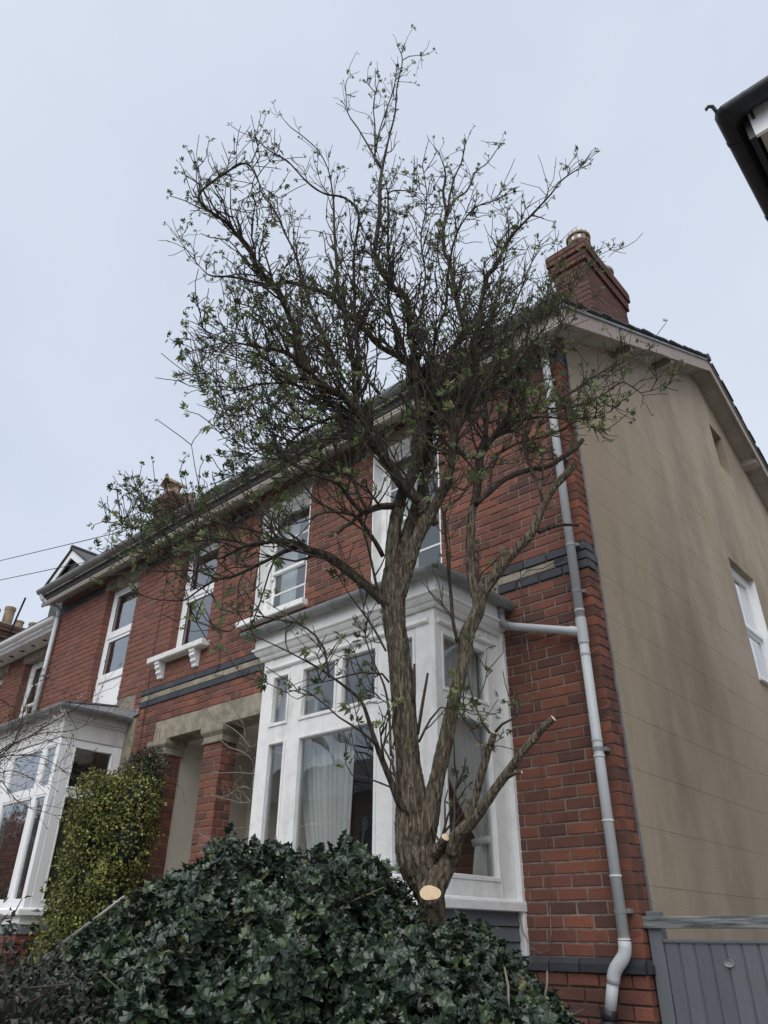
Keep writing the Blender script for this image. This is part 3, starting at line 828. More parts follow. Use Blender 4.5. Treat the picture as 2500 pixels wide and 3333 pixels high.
# eaves: soffit, fascia, gutter (both houses share the line)
def eaves(house, x0, x1, z=4.69, yo=-.255, slope=RS, gm=GUTTER, fm=TAUPE, sm=SOFFIT, fh=.145, gr=.066, gz=.095):
    zo = z+slope*yo                      # the soffit follows the rafters down to the fascia
    s = MB(); s.extrude([(0.0, z), (yo+.018, zo), (yo+.018, zo+.02), (0.0, z+.02)], lambda y, zz, d: (d, y, zz), x0, x1); s.build('soffit', sm, house)
    f = MB()
    f.box(x0, x1, yo, yo+.018, zo-.012, z+fh); f.box(x0, x1, yo-.008, yo, zo-.004, zo+.018); f.box(x0, x1, yo-.014, yo, zo+.022, zo+.04)
    f.build('fascia', fm, house)
    g = MB(); cy, cz = yo-gr-.015, z+gz
    prof = [(cy+gr*cos(a), cz+gr*sin(a)) for a in [pi+pi*i/12 for i in range(13)]]
    inn = [(cy+(gr-.006)*cos(a), cz+(gr-.006)*sin(a)) for a in [pi+pi*i/12 for i in range(13)]]
    g.extrude(prof+inn[::-1], lambda y, zz, d: (d, y, zz), x0, x1)
    go = g.build('gutter', gm, house)
    x = x1-.5
    while x > x0:
        c = MB(); pr = [(cy+(gr+.006)*cos(a), cz+(gr+.006)*sin(a)) for a in [pi+pi*i/12 for i in range(13)]]
        inn2 = [(cy+(gr+.0005)*cos(a), cz+(gr+.0005)*sin(a)) for a in [pi+pi*i/12 for i in range(13)]]
        c.extrude(pr+inn2[::-1], lambda y, zz, d: (d, y, zz), x-.025, x+.025); c.build('gutter_joint', gm, go); x -= 1.05
    for xe in (x0-.003, x1):
        c = MB(); c.extrude(prof, lambda y, zz, d: (d, y, zz), xe, xe+.003); c.build('gutter_end', gm, go)
    return go
eaves(houseA, XA0, .252)

# chimney on the gable
def chimney(house, x0, x1, y0, y1, zb, zt, m, singles=0, seed=1, label=None):
    core = MB(); core.box(x0+.008, x1-.008, y0+.008, y1-.008, zb, zt-.02)
    ch = core.build('chimney', MORTAR, house, label=label)
    r = random.Random(seed)
    n = int((zt-zb)/CH); big = MB(); ms = brick_meshes(m)
    for k in range(n):
        z = zt-CH*(k+.5)
        ex = {0: .055, 1: .055, 2: .03, 3: .03}.get(k, 0.0)
        for face in (0, 1, 2, 3):
            if face in (0, 2): u0, u1 = x0-ex, x1+ex
            else: u0, u1 = y0-ex, y1+ex
            L = u1-u0; cnt = max(1, round(L/CM)); w = L/cnt; sh = (w/2 if (k+face) % 2 else 0)
            ed = [u0]+[u0+sh+w*i for i in range(0 if sh else 1, cnt+1) if u0+.03 < u0+sh+w*i < u1-.03]+[u1]
            for a, c in zip(ed[:-1], ed[1:]):
                mid = (a+c)/2; ww = c-a-.008
                loc, rot = {0: ((mid, y0-ex, z), 0), 1: ((x1+ex, mid, z), pi/2), 2: ((mid, y1+ex, z), pi), 3: ((x0-ex, mid, z), -pi/2)}[face]
                if face in (0, 1) and singles > 0:
                    piece('brick', ms[r.randrange(6)], ch, loc, (0, 0, rot), (ww/BW, 1, 1)); singles -= 1
                else:
                    big.cur = r.random(); cr, sr = cos(rot), sin(rot)
                    brick_geo(big, ww, BH, lambda u, d, v: (loc[0]+u*cr-d*sr, loc[1]+u*sr+d*cr, loc[2]+v), r, depth=.08)
    big.build('brick_courses', m, ch, kind='stuff')
    MB().cbox(x0-.05, x1+.05, y0-.05, y1+.05, zt-.012, zt+.035, .02).build('flaunching', MORTAR, ch)
    return ch
chA = chimney(houseA, -.405, -.005, 1.09, 2.15, 5.0, 6.985, SOOTBRICK, 100, 31, 'red brick chimney with corbelled cap at the gable')
# crown pot with openings round its head
pot = MB(); px, py, pz = -.10, 1.26, 7.01
pz -= .075
pot.lathe([(.115, pz), (.122, pz+.10), (.135, pz+.115), (.135, pz+.135), (.118, pz+.145), (.12, pz+.19), (.134, pz+.20), (.134, pz+.215), (.11, pz+.215), (.10, pz+.0)], px, py, 24)
pt = pot.build('chimney_pot', TERRA, chA, smooth=False, label='buff crown chimney pot with a ring of openings')
for k in range(8):
    a = 2*pi*k/8+.2
    c = MB(); c.extrude([(-.022, 0), (.022, 0), (.016, .09), (-.016, .09)], lambda u, z, d: (px+(.127-d)*cos(a)-u*sin(a), py+(.127-d)*sin(a)+u*cos(a), pz+.21+z), 0, .03); c.build('crown_fin', TERRA, pt)
cr = MB(); cr.lathe([(.11, pz+.295), (.142, pz+.30), (.145, pz+.32), (.11, pz+.34), (.095, pz+.325), (.11, pz+.295)], px, py, 24); cr.build('crown_ring', TERRA, pt)
for k in range(16):
    a = 2*pi*k/16; c = MB(); c.extrude([(-.02, 0), (.02, 0), (0, .03)], lambda u, z, d: (px+(.142-d)*cos(a)-u*sin(a), py+(.142-d)*sin(a)+u*cos(a), pz+.32+z), 0, .022); c.build('crown_tooth', TERRA, pt)
p2 = MB(); p2.lathe([(.11, pz-.02), (.105, pz+.2), (.13, pz+.21), (.13, pz+.25), (.09, pz+.25), (.085, pz)], px, 1.86, 20); p2.build('chimney_pot', TERRA, chA)

# soil pipe and rainwater pipe down the corner
PX, PY, PR = -.087, -.062, .0335
dp = MB()
dp.tube([(PX, PY, 4.60), (PX, PY, 4.4), (PX, PY, 1.92)], PR, 18); dp.tube([(PX, PY, 1.92), (PX, PY, -.035)], PR, 18)
dpo = dp.build('downpipe', PIPE, houseA, smooth=True, label='grey plastic downpipe beside the house corner')
def bez(pts, n=10):
    out = []
    for i in range(n+1):
        t = i/n; q = [Vector(p) for p in pts]
        while len(q) > 1: q = [q[j].lerp(q[j+1], t) for j in range(len(q)-1)]
        out.append(q[0])
    return out
e = MB(); e.tube(bez([(PX, PY, 4.58), (PX, PY, 4.70), (PX, -.30, 4.62), (PX, -.32, 4.76)]), PR, 14); e.build('swan_neck', PIPE, dpo, smooth=True)
foot = bez([(PX, PY, -.01), (PX, PY, -.09), (-.10, PY-.01, -.10), (-.15, PY-.02, -.125), (-.175, PY-.02, -.16), (-.18, PY-.02, -.22)])
e = MB(); e.tube(foot, PR+.004, 18); e.build('offset_bend', PIPE, dpo, smooth=True)
e = MB(); e.tube([(-.178, PY-.02, -.20), (-.226, PY-.02, -.37)], PR, 18); e.build('lower_pipe', PIPE, dpo, smooth=True)
e = MB(); e.tube([(-.222, PY-.02, -.345), (-.235, PY-.02, -.40)], PR+.010, 18); e.tube([(-.235, PY-.02, -.40), (-.25, PY-.02, GROUND)], PR+.014, 18); e.build('black_drain_socket', BLACKP, dpo, smooth=True)
def band(z, m=GUTTER, h=.012, dr=.004, ear=True):
    c = MB(); c.tube([(PX, PY, z-h), (PX, PY, z+h)], PR+dr, 18)
    if ear: c.box(PX+.02, PX+.052, PY+.015, PY+.061, z-h, z+h)
    c.build('pipe_clip', m, dpo)
for z in (4.2, 3.38, 2.585, 2.20, 1.075, .145): band(z)
for z in (2.05, 1.875, 1.72, 1.13, 1.03, .64, .33, -.02): band(z, PIPE, .006, .0035, False)
for z in (1.03, .64, .33, .0): band(z, UPVC, .003, .0045, False)
c = MB(); c.tube([(PX, PY, 1.80), (PX, PY, 1.99)], PR+.005, 18); c.build('branch_socket', PIPE, dpo, smooth=False)
# branch from the bay gutter to the downpipe
e = MB(); e.tube([(PX-.02, PY, 1.895), (-.12, PY, 1.90), (-.70, PY-.01, 2.085)], .030, 16); br = e.build('branch_pipe', PIPE, dpo, smooth=True)
e = MB(); e.tube([(-.085, PY, 1.885), (-.175, PY, 1.917)], .036, 16); e.build('branch_collar', PIPE, br)
e = MB(); e.tube(bez([(-.66, PY-.008, 2.072), (-.735, PY-.01, 2.095), (-.752, PY-.012, 2.12), (-.752, PY-.012, 2.20)]), .034, 14); e.tube([(-.752, PY-.012, 2.195), (-.752, PY-.012, 2.25)], .04, 14); e.build('gutter_outlet', GUTTER, br, smooth=True)
# cable with a loose loop on the brick pier
cb = MB(); cb.tube([(-.60, -.008, 2.50), (-.585, -.02, 2.42), (-.575, -.006, 2.33), (-.58, -.006, 2.0), (-.565, -.007, 1.7), (-.57, -.006, 1.35), (-.56, -.007, 1.0), (-.575, -.006, .6), (-.585, -.007, .25), (-.60, -.008, .02), (-.62, -.02, -.06), (-.665, -.03, -.085), (-.73, -.045, -.055), (-.775, -.06, .04), (-.80, -.06, .19)], .0032, 6)
cb.build('cable', PAINTCABLE, houseA)
cb = MB(); cb.tube([(-.62, -.02, 2.44), (-.50, -.03, 2.51), (-.36, -.022, 2.49), (-.18, -.02, 2.53)], .0035, 6); cb.build('cable', CABLE, houseA)

# porch: lintel, brick column with stone capital, plastered recess
MB().cbox(-5.65, -2.70, -.012, .22, 1.932, 2.155, .006).build('porch_lintel', STONE, houseA, label='long weathered stone lintel across the double porch')
def brick_pier(house, x0, x1, y0, y1, zt, name, singles, seed, cap=True):
    core = MB(); core.box(x0+.006, x1-.006, y0+.006, y1-.006, GROUND, zt); pc = core.build(name, MORTAR, house)
    r = random.Random(seed); ms = brick_meshes(BRICK); big = MB(); k = 0; z = zt-CH/2
    while z > -1.4:
        for face in (0, 1, 2):
            u0, u1 = (x0, x1) if face == 0 else (y0, y1)
            L = u1-u0; cut = u0+L*(.66 if (k+face) % 2 else .34)
            for a, c in ((u0, cut), (cut, u1)):
                mid = (a+c)/2; ww = c-a-.008
                loc, rot = {0: ((mid, y0, z), 0), 1: ((x1, mid, z), pi/2), 2: ((x0, mid, z), -pi/2)}[face]
                if face < 2 and z > -.1 and singles > 0:
                    piece('brick', ms[r.randrange(6)], pc, loc, (0, 0, rot), (ww/BW, 1, 1)); singles -= 1
                else:
                    big.cur = r.random(); cr, sr = cos(rot), sin(rot)
                    brick_geo(big, ww, BH, lambda u, d, v: (loc[0]+u*cr-d*sr, loc[1]+u*sr+d*cr, loc[2]+v), r, depth=.05)
        z -= CH; k += 1
    big.build('brick_courses', BRICK, pc, kind='stuff')
    if cap:
        p = lambda o: [(x0-o, y0-o), (x1+o, y0-o), (x1+o, y1+o), (x0-o, y1+o), (x0-o, y0-o)]
        cp = MB(); cp.sweep([(.0, zt), (.018, zt), (.022, zt+.015), (.01, zt+.022), (.006, zt+.075), (.016, zt+.085), (.034, zt+.11), (.038, zt+.128), (.038, zt+.172), (0, zt+.172)], p); cp.build('stone_capital', STONE, pc)
    return pc
brick_pier(houseA, -4.64, -4.33, .003, .21, 1.757, 'porch_column', 0, 41)
pw = MB(); pw.box(-5.42, -2.7, 1.25, 1.35, GROUND, 1.95); pw.box(-5.46, -5.385, .215, 1.25, GROUND, 1.95); pw.box(-2.75, -2.70, .24, 1.25, GROUND, 1.95); pw.box(-5.42, -2.7, .245, 1.3, 1.931, 1.96); pw.box(-5.42, -2.7, .0, 1.3, GROUND, -.75)
pw.build('porch_recess', PLASTER, houseA)
# dark front door deep in the porch
MB().cbox(-3.75, -3.0, 1.21, 1.248, -.75, 1.5, .01).build('front_door', GREYWOOD, houseA)

# rooms behind the glass
def rooms(house, x0, x1, floors, ydeep=3.0, skipx=None):
    b = MB()
    for z0, z1, xa, xb in floors:
        b.box(xa, xb, ydeep, ydeep+.05, z0, z1); b.box(xa, xa+.05, .25, ydeep, z0, z1); b.box(xb-.05, xb, .25, ydeep, z0, z1)
        b.box(xa, xb, .245, ydeep, z0-.05, z0); b.box(xa, xb, .245, ydeep, z1, z1+.05)
    b.build('room_lining', ROOM, house)
rooms(houseA, XA0, XA1, [(2.30, 4.60, -4.6, -.28), (-.75, 2.05, -2.69, -.28)])
bf = MB(); bf.box(-2.66, -.84, -.80, .3, -.80, -.75); bf.box(-2.66, -.84, -.80, .25, 2.02, 2.03); bf.build('bay_floor', ROOM, houseA)
# ------------------------------------------------------------------ the attached house to the left
houseB = thing('brick_house', 'attached red brick house with white plastic windows and ivy beside its bay', 'house', (-7, 0, GROUND))
XB0, XB1 = -9.15, -4.646
W1 = (-7.60, -6.72, 2.50, 4.4325); W2 = (-5.68, -4.87, 2.98, 4.4325)
b = MB(); slab_with_holes(b, XB0, XB1, GROUND, 4.69, [W1, W2, (-8.08, -6.36, -.6, 1.96), (-5.38, XB1+.1, GROUND-1, 1.93)], FRONT, .008, .24)
wallB = b.build('wall', MORTAR, houseB)
bh = [W1, W2, (-8.16, -6.29, -3, 2.30), (-6.31, -6.10, -3, 2.28), (-5.68, XB1+.01, -3, 1.93), (-5.652, XB1+.01, 1.93, 2.157), (W1[0]-.12, W1[1]+.12, 4.4325, 4.58), (W2[0]-.12, W2[1]+.12, 4.4325, 4.58), (-5.72, -5.3, 1.74, 1.93)]
brickwork(wallB, XB0, XB1, -33, 0, bh, FRONT, 0, 60, seed=51)
brickwork(wallB, XB0, XB1, 3, 27, bh, FRONT, 0, 200, pick=BRICKP, seed=52)
brickwork(wallB, XB0, XB1, 29, 30, bh, FRONT, 0, 0, pick=BRICKP, seed=55)
brickwork(wallB, XB0, XB1, 27, 29, bh, FRONT, 0, 0, pick=BLUEBRICK, seed=53)
brickwork(wallB, XB0, -6.115, 0, 3, bh+[(-8.2, -6.25, -3, 2.6)], FRONT, 0, 0, pick=BRICKP, seed=54)
string_course(wallB, -6.112, XB1, 56, False)
for w in (W1, W2): MB().cbox(w[0]-.118, w[1]+.118, -.003, .12, w[3]+.002, 4.578, .004).build('lintel', STONE, houseB)
plastic_window(houseB, W1[0], W1[1], W1[2], W1[3], [3.06, 3.70], label='tall white plastic window with white panel below', panel_below=True)
plastic_window(houseB, W2[0], W2[1], W2[2], W2[3], [3.78], label='white plastic window above the porch with bracketed sill')
s = MB(); s.cbox(-5.93, -4.79, -.12, .10, 2.895, 2.975, .012); sill = s.build('window_sill', mat('flaking_white_masonry_paint', [(0.55, 0.54, 0.51), (0.72, 0.72, 0.70), (0.76, 0.76, 0.74)], rough=.7, nscale=18, stain=(.33, .28, .24), sscale=16, spos=(.60, .68), bump=.4, bscale=70), houseB)
for xc in (-5.72, -5.0):
    p = MB(); p.extrude([(.0, 2.894), (-.10, 2.894), (-.10, 2.865), (-.085, 2.855), (-.088, 2.82), (-.06, 2.79), (-.062, 2.76), (-.035, 2.73), (-.03, 2.70), (0, 2.69)], lambda y, z, d: (d, y, z), xc-.05, xc+.05); p.build('sill_bracket', WHITE, sill)
bay(houseB, -8.14, -6.30, -.80, [(-8.02, -7.80), (-7.50, -6.72), (-6.64, -6.37)], None, UPVC, 'white plastic bay window with grey gutter', side_y=(-.62, -.12), plastic=True, zb=.28, zs=.21, ztop=1.88, ztr=(1.34, 1.41), base_mat=mat('dark_red_tile_panel', [(.10, .03, .025), (.15, .045, .034)], rough=.7, nscale=6))
MB().cbox(-6.296, -6.10, -.03, .05, GROUND, 2.27, .006).build('grey_render_strip', STONE, houseB)
fl = MB(); fl.extrude([(-6.42, 2.40), (-6.08, 2.40), (-6.08, 2.33), (-6.22, 2.31)], lambda x, z, d: (x, d, z), -.02, -.014); fl.build('lead_flashing', LEAD, houseB)
brick_pier(houseB, -5.675, -5.365, -.006, .21, 1.757, 'porch_pilaster', 0, 61)
eaves(houseB, -9.28, XA0-.001)
rb = MB(); slope_board(rb, XB0-.1, XB1, .06, .16, -.27); rb.build('roof', SLATE, houseB)
bs_ = MB(); bs_.extrude([(-.255, 4.54), (0, 4.69), (0.3, 4.88), (-.255, 4.83)], lambda y, z, d: (d, y, z), -9.28, -9.262); bs_.build('eaves_end_board', CREAM, houseB)
sw = MB(); sw.box(XB0, XB0+.2, .24, YB, GROUND, 4.7); sw.extrude([(0.0, 4.69), (YB, 4.69), (4.4, zr(4.4)+.06)], lambda y, z, d: (d, y, z), XB0, XB0+.2); sw.build('side_wall', MORTAR, houseB)
rooms(houseB, XB0, XB1, [(2.30, 4.60, -9.0, -4.7), (-.75, 2.05, -8.2, -5.5)])
bf = MB(); bf.box(-8.12, -6.32, -.77, .3, -.80, -.75); bf.box(-8.12, -6.32, -.77, .25, 2.02, 2.03); bf.build('bay_floor', ROOM, houseB)
# left downpipe
LX = -9.03
d = MB(); d.tube([(LX, -.062, 4.42), (LX, -.062, 2.28)], .034, 16); dl = d.build('downpipe', PIPE, houseB, smooth=True)
e = MB(); e.tube(bez([(LX, -.062, 4.38), (LX, -.062, 4.52), (LX-.04, -.12, 4.53)], 6), .036, 14); e.tube([(LX-.03, -.11, 4.525), (LX-.16, -.29, 4.64)], .033, 14); e.tube(bez([(LX-.15, -.28, 4.63), (LX-.19, -.325, 4.66), (LX-.19, -.325, 4.76)], 6), .036, 14); e.build('swan_neck', PIPE, dl, smooth=True)
for z in (4.36, 3.4): c = MB(); c.tube([(LX, -.062, z-.012), (LX, -.062, z+.012)], .039, 16); c.box(LX-.05, LX+.05, -.02, 0, z-.012, z+.012); c.build('pipe_clip', GUTTER, dl)
# cable down the front
cb = MB(); cb.tube([(-6.02, -.008, 4.40), (-5.98, -.008, 3.9), (-5.99, -.01, 3.3), (-6.0, -.02, 2.95), (-5.99, -.008, 2.75), (-5.98, -.008, 2.64), (-5.90, -.02, 2.55), (-5.93, -.02, 2.40), (-5.95, -.008, 2.2), (-5.93, -.01, 1.75)], .004, 6); cb.build('cable', CABLE, houseB)
cb = MB(); cb.tube([(-4.72, -.008, 4.42), (-4.66, -.008, 3.6), (-4.60, -.01, 3.0), (-4.52, -.02, 2.62), (-4.58, -.02, 2.50), (-4.40, -.02, 2.47)], .004, 6); cb.build('cable', CABLE, houseB)
# small lead-clad rooflight on the front slope
d = MB(); d.cbox(-5.75, -5.05, .25, 1.0, 4.9, 5.55, .02); dm = d.build('roof_dormer', LEAD, houseB)
MB().cbox(-5.66, -5.14, .235, .248, 5.1, 5.48, .005).build('dormer_frame', WHITE, dm)
pane(dm, -5.62, -5.18, .229, 5.14, 5.44)
# chimney with two pots
chB = chimney(houseB, -9.45, -9.0, 1.45, 2.15, 5.6, 7.40, SOOTBRICK, 40, 71, 'red brick corbelled chimney with two clay pots')
def plain_pot(ch, x, y, z, r, h, m, label=None):
    p = MB(); p.lathe([(r*.95, z), (r, z+h*.82), (r*1.1, z+h*.86), (r*1.1, z+h), (r*.85, z+h), (r*.8, z)], x, y, 20); return p.build('chimney_pot', m, ch, label=label)
pp = plain_pot(chB, -9.2, 1.62, 7.42, .125, .27, TERRAP, 'pink clay pot under a curved cowl tile')
cw = MB(); n0 = 0
for side, rr in ((0, .165), (1, .145)):
    for k in range(13):
        a = pi*k/12
        for yy in (1.42, 1.84): cw.v.append((-9.2+rr*cos(a), yy, 7.68+rr*.85*sin(a)))
for k in range(12):
    for o in (0, 26): cw.face(o+2*k, o+2*k+1, o+2*k+3, o+2*k+2)
    cw.face(2*k, 2*k+2, 26+2*k+2, 26+2*k); cw.face(2*k+1, 2*k+3, 26+2*k+3, 26+2*k+1)
cw.build('cowl_tile', TERRA, pp)
plain_pot(chB, -9.2, 2.0, 7.42, .115, .24, TERRA)

# ------------------------------------------------------------------ lower house at the far left
houseC = thing('brick_house', 'lower red brick house with white gutter and dark dormer at far left', 'house', (-11.5, 0, GROUND))
C1_ = (-10.90, -10.10, 2.35, 3.83); C2_ = (-12.55, -11.73, 2.35, 3.83)
b = MB(); slab_with_holes(b, -15.0, XB0-.002, GROUND-.3, 4.0, [C1_, C2_], FRONT, .008, .24); wallC = b.build('wall', MORTAR, houseC)
bh = [C1_, C2_]+[(w[0]-.12, w[1]+.12, 3.83, 3.98) for w in (C1_, C2_)]
brickwork(wallC, -14.0, XB0-.002, -10, 21, bh, FRONT, 0, 150, pick=BRICKP, seed=81)
for w in (C1_, C2_): MB().cbox(w[0]-.118, w[1]+.118, -.003, .12, w[3]+.002, 3.975, .004).build('lintel', STONE, houseC)
for w in (C1_, C2_): sash_window(houseC, *w[:3], w[3], 3.08, white_reveal=False)
go = eaves(houseC, -15.0, XB0-.003, z=4.0, yo=-.30, slope=0.0, gz=.13, gm=UPVC, fm=UPVC, sm=CREAM, fh=.18)
for i in range(9):
    X = -9.55-i*.42; v = MB(); v.cbox(X-.035, X+.035, -.18, -.11, 3.992, 3.9995, .003); v.build('soffit_vent', BLACKP, houseC)
rc = MB()
rc.extrude([(-.30, 4.20), (4.4, 6.6), (4.4, 6.7), (-.30, 4.30)], lambda y, z, d: (d, y, z), -15, XB0-.01); rc.build('roof', SLATE, houseC)
rooms(houseC, -15, XB0, [(2.0, 3.95, -14.9, -9.2)])
houseC.location.y += .35; houseC.location.z += .28      # this house stands a little back and higher up its own courses
# gabled dormer
DX, DY = -10.74, .60
d = MB(); d.extrude([(DX-.62, 4.75), (DX+.62, 4.75), (DX+.62, 5.75), (DX, 6.30), (DX-.62, 5.75)], lambda x, z, q: (x, q, z), DY+.10, DY+1.9); dm = d.build('dormer', SLATE, houseC, label='dark tile-hung gabled dormer with white bargeboards')
for sgn in (-1, 1):
    bd = MB(); a0 = (DX, 6.40); a1 = (DX+sgn*.92, 5.78)
    bd.extrude([a0, a1, (a1[0], a1[1]-.14), (a0[0], a0[1]-.16)], lambda x, z, q: (x, q, z), DY, DY+.03); bd.build('bargeboard', UPVC, dm)
    rf = MB(); rf.extrude([(DX, 6.46), (DX+sgn*.96, 5.82), (DX+sgn*.96, 5.78), (DX, 6.42)], lambda x, z, q: (x, q, z), DY-.03, DY+2.2); rf.build('dormer_roof', SLATE, dm)
rt_ = MB(); rt_.tube([(DX, DY-.04, 6.46), (DX, DY+2.2, 6.46)], .05, 8); rt_.build('ridge_tile', SLATE, dm)
pw_ = MB(); pw_.tube([(-10.2, -.32, 4.3), (-9.9, -.10, 4.95), (-9.5, .0, 5.6)], .012, 6)
ap = MB(); ap.tube([(-10.35, -.25, 4.32), (-10.1, -.24, 4.95)], .018, 6); ap.build('vent_pipe', BLACKP, houseC)
# party chimney with four pots
chC = chimney(houseC, -14.3, -13.5, .45, 1.6, 4.5, 5.62, SOOTBRICK, 30, 91, 'long red brick chimney with a row of buff pots')
plain_pot(chC, -13.75, .52, 5.64, .11, .34, TERRA); plain_pot(chC, -13.75, .83, 5.64, .105, .46, TERRA); plain_pot(chC, -13.75, 1.08, 5.64, .095, .22, TERRA); plain_pot(chC, -13.75, 1.42, 5.64, .12, .26, TERRA)

# ------------------------------------------------------------------ neighbour's eaves corner, top right
houseD = thing('neighbour_house', 'neighbouring house showing only its black gutter corner and white fascia', 'house', (4.2, 0.5, GROUND))
ZE = 4.62; ZG = 4.86; gr = .075
NX, NY = 1.835, -1.03
mw = MB(); mw.box(2.12, 7.5, -.66, 1.6, GROUND, ZE+.02); mw.build('wall', CREAM, houseD)  # unseen wall, kept shallow and pale to bounce light onto the gable
sf = MB(); sf.box(NX+.20, 7.9, NY+.20, -.66, ZE, ZE+.02); sf.box(NX+.20, 2.12, -.66, 1.8, ZE, ZE+.02); sf.build('soffit', SOFFIT, houseD)
fa = MB(); fa.box(NX+.18, 7.9, NY+.165, NY+.19, ZE-.012, ZG+.02); fa.build('fascia', UPVC, houseD, label='white fascia with a split near the corner')
fb = MB(); fb.box(NX+.14, NX+.178, NY+.165, 1.8, ZE-.02, ZG+.02); fb.build('black_fascia', BLACKP, houseD)
g = MB()
pr = [(-gr*cos(a), ZG+gr*sin(a)) for a in [pi+pi*i/12 for i in range(13)]]
pr += [(o*.92, z+.005) for o, z in reversed(pr)]
g.sweep(pr, lambda o: [(NX+gr-o, 1.8), (NX+gr-o, NY+gr-o+.07), (NX+gr-o+.02, NY+gr-o+.02), (NX+gr-o+.07, NY+gr-o), (7.9, NY+gr-o)])
gd = g.build('gutter', BLACKP, houseD, label='black plastic gutter turning the corner')
for X in (2.03, 2.9, 3.8):
    c = MB(); c.sweep([(o*1.06, z-.004) for o, z in pr[:13]]+[(o, z) for o, z in reversed(pr[:13])], lambda o: [(X, NY+gr-o), (X+.025, NY+gr-o)]); c.tube([(X+.012, NY+.13, ZG-.03), (X+.012, NY+.158, ZG-.10)], .010, 6); c.build('gutter_bracket', BLACKP, gd)
for Y in (-.74, .07, 1.0):
    c = MB(); c.sweep([(o*1.06, z-.004) for o, z in pr[:13]]+[(o, z) for o, z in reversed(pr[:13])], lambda o: [(NX+gr-o, Y), (NX+gr-o, Y+.03)]); c.build('gutter_bracket', BLACKP, gd)
lf = MB(); lf.tube([(NX+.03, NY+.02, ZG), (NX+.02, NY+.0, ZG+.045), (NX, NY-.005, ZG+.06), (NX-.018, NY-.005, ZG+.05), (NX-.02, NY-.005, ZG+.035)], [.012, .013, .013, .012, .006], 6); lf.build('leaf_guard_hook', BLACKP, gd)
rf = MB(); rf.extrude([(NY+.06, ZG), (.3, ZG+.75), (1.8, ZG)], lambda y, z, d: (d, y, z), NX+.08, 7.9); rf.build('roof', SLATE, houseD)

# ------------------------------------------------------------------ curtains, lamp, sofa seen through the glass
curtain('curtain', 'pale curtain tied back in the side light of the timber bay', CURTAIN, (-.72, -.06), (-.40, -.05), -.1, 1.36, lambda u, d, z: (-.925+d, u, z), amp=.022, pleats=9, waist=(.56, -.27, -.06), rows=34)
tb = MB(); tb.tube([(-.97, -.29, .545), (-.897, -.26, .56), (-.893, -.16, .58), (-.90, -.05, .60)], .026, 10); tag(tb.build('curtain_tieback', CURTAIN, smooth=True), 'pale fabric tieback round the side curtain of the timber bay', 'tieback')
curtain('curtain', 'pale curtain behind the top light in the side of the timber bay', CURTAIN, (-.62, -.06), (-.70, -.06), 1.38, 1.97, lambda u, d, z: (-.94+d, u, z), amp=.02, pleats=7)
curtain('curtain', 'pale curtain hanging left in the large front light of the timber bay', CURTAIN, (-2.30, -1.72), (-2.12, -1.72), -.5, 1.36, lambda u, d, z: (u, -.66+d, z), amp=.025, pleats=9, waist=(.2, -2.05, -1.78))
curtain('curtain', 'pale curtain at the right end of the timber bay front', CURTAIN, (-1.30, -1.0), (-1.30, -1.0), -.5, 1.98, lambda u, d, z: (u, -.66+d, z), amp=.02, pleats=6)
curtain('curtain', 'pale curtain at the left end of the timber bay front', CURTAIN, (-2.60, -2.42), (-2.60, -2.42), 1.38, 1.98, lambda u, d, z: (u, -.66+d, z), amp=.02, pleats=4)
for (w, txt) in ((A1, 'white net curtain in the sash window left of the tree fork'), (A2, 'white net curtain in the sash window behind the tree')):
    curtain('net_curtain', txt, NET, (w[0]+.10, w[0]+.34), (w[0]+.10, w[0]+.36), w[2], w[3]-.06, lambda u, d, z: (u, .30+d, z), amp=.015, pleats=6)
curtain('net_curtain', 'white net curtain at right side of the sash window left of the tree fork', NET, (A1[1]-.30, A1[1]-.1), (A1[1]-.32, A1[1]-.1), A1[2], A1[3]-.06, lambda u, d, z: (u, .30+d, z), amp=.015, pleats=5)
curtain('curtain', 'brown striped curtain in the side of the plastic bay', STRIPE, (-.63, -.40), (-.63, -.40), -.3, 1.35, lambda u, d, z: (-6.44+d, u, z), amp=.02, pleats=7)
curtain('curtain', 'brown striped curtain at the front corner of the plastic bay', STRIPE, (-6.64, -6.46), (-6.64, -6.46), -.3, 1.88, lambda u, d, z: (u, -.68+d, z), amp=.02, pleats=5)
lampo = thing('standard_lamp', 'standing lamp with pale drum shade behind the large bay pane', 'lamp', (-1.42, -.30, -.75))
s = MB(); s.lathe([(.17, .78), (.13, 1.02), (.127, 1.02), (.167, .78)], -1.42, -.30, 28); s.build('lamp_shade', CURTAIN, lampo, smooth=True)
s = MB(); s.tube([(-1.42, -.30, -.74), (-1.42, -.30, .95)], .022, 10); s.build('lamp_pole', PLASTER, lampo)
s = MB(); s.lathe([(.0, -.75), (.13, -.75), (.13, -.735), (.03, -.71), (0, -.71)], -1.42, -.30, 20); s.build('lamp_base', PLASTER, lampo)
sofa = thing('sofa', 'olive green sofa back with a cushion inside the plastic bay', 'sofa', (-6.9, -.3, -.75))
s = MB(); s.cbox(-7.9, -6.48, -.40, -.18, -.75, .46, .05); s.build('sofa_back', SOFA, sofa)
s = MB(); s.cbox(-7.9, -6.48, -.18, .35, -.75, -.3, .05); s.build('sofa_seat', SOFA, sofa)
cu = MB(); n0 = len(cu.v)
cu.cbox(-6.85, -6.5, -.32, -.20, .40, .63, .055); cu.build('cushion', SOFA, sofa, smooth=True)

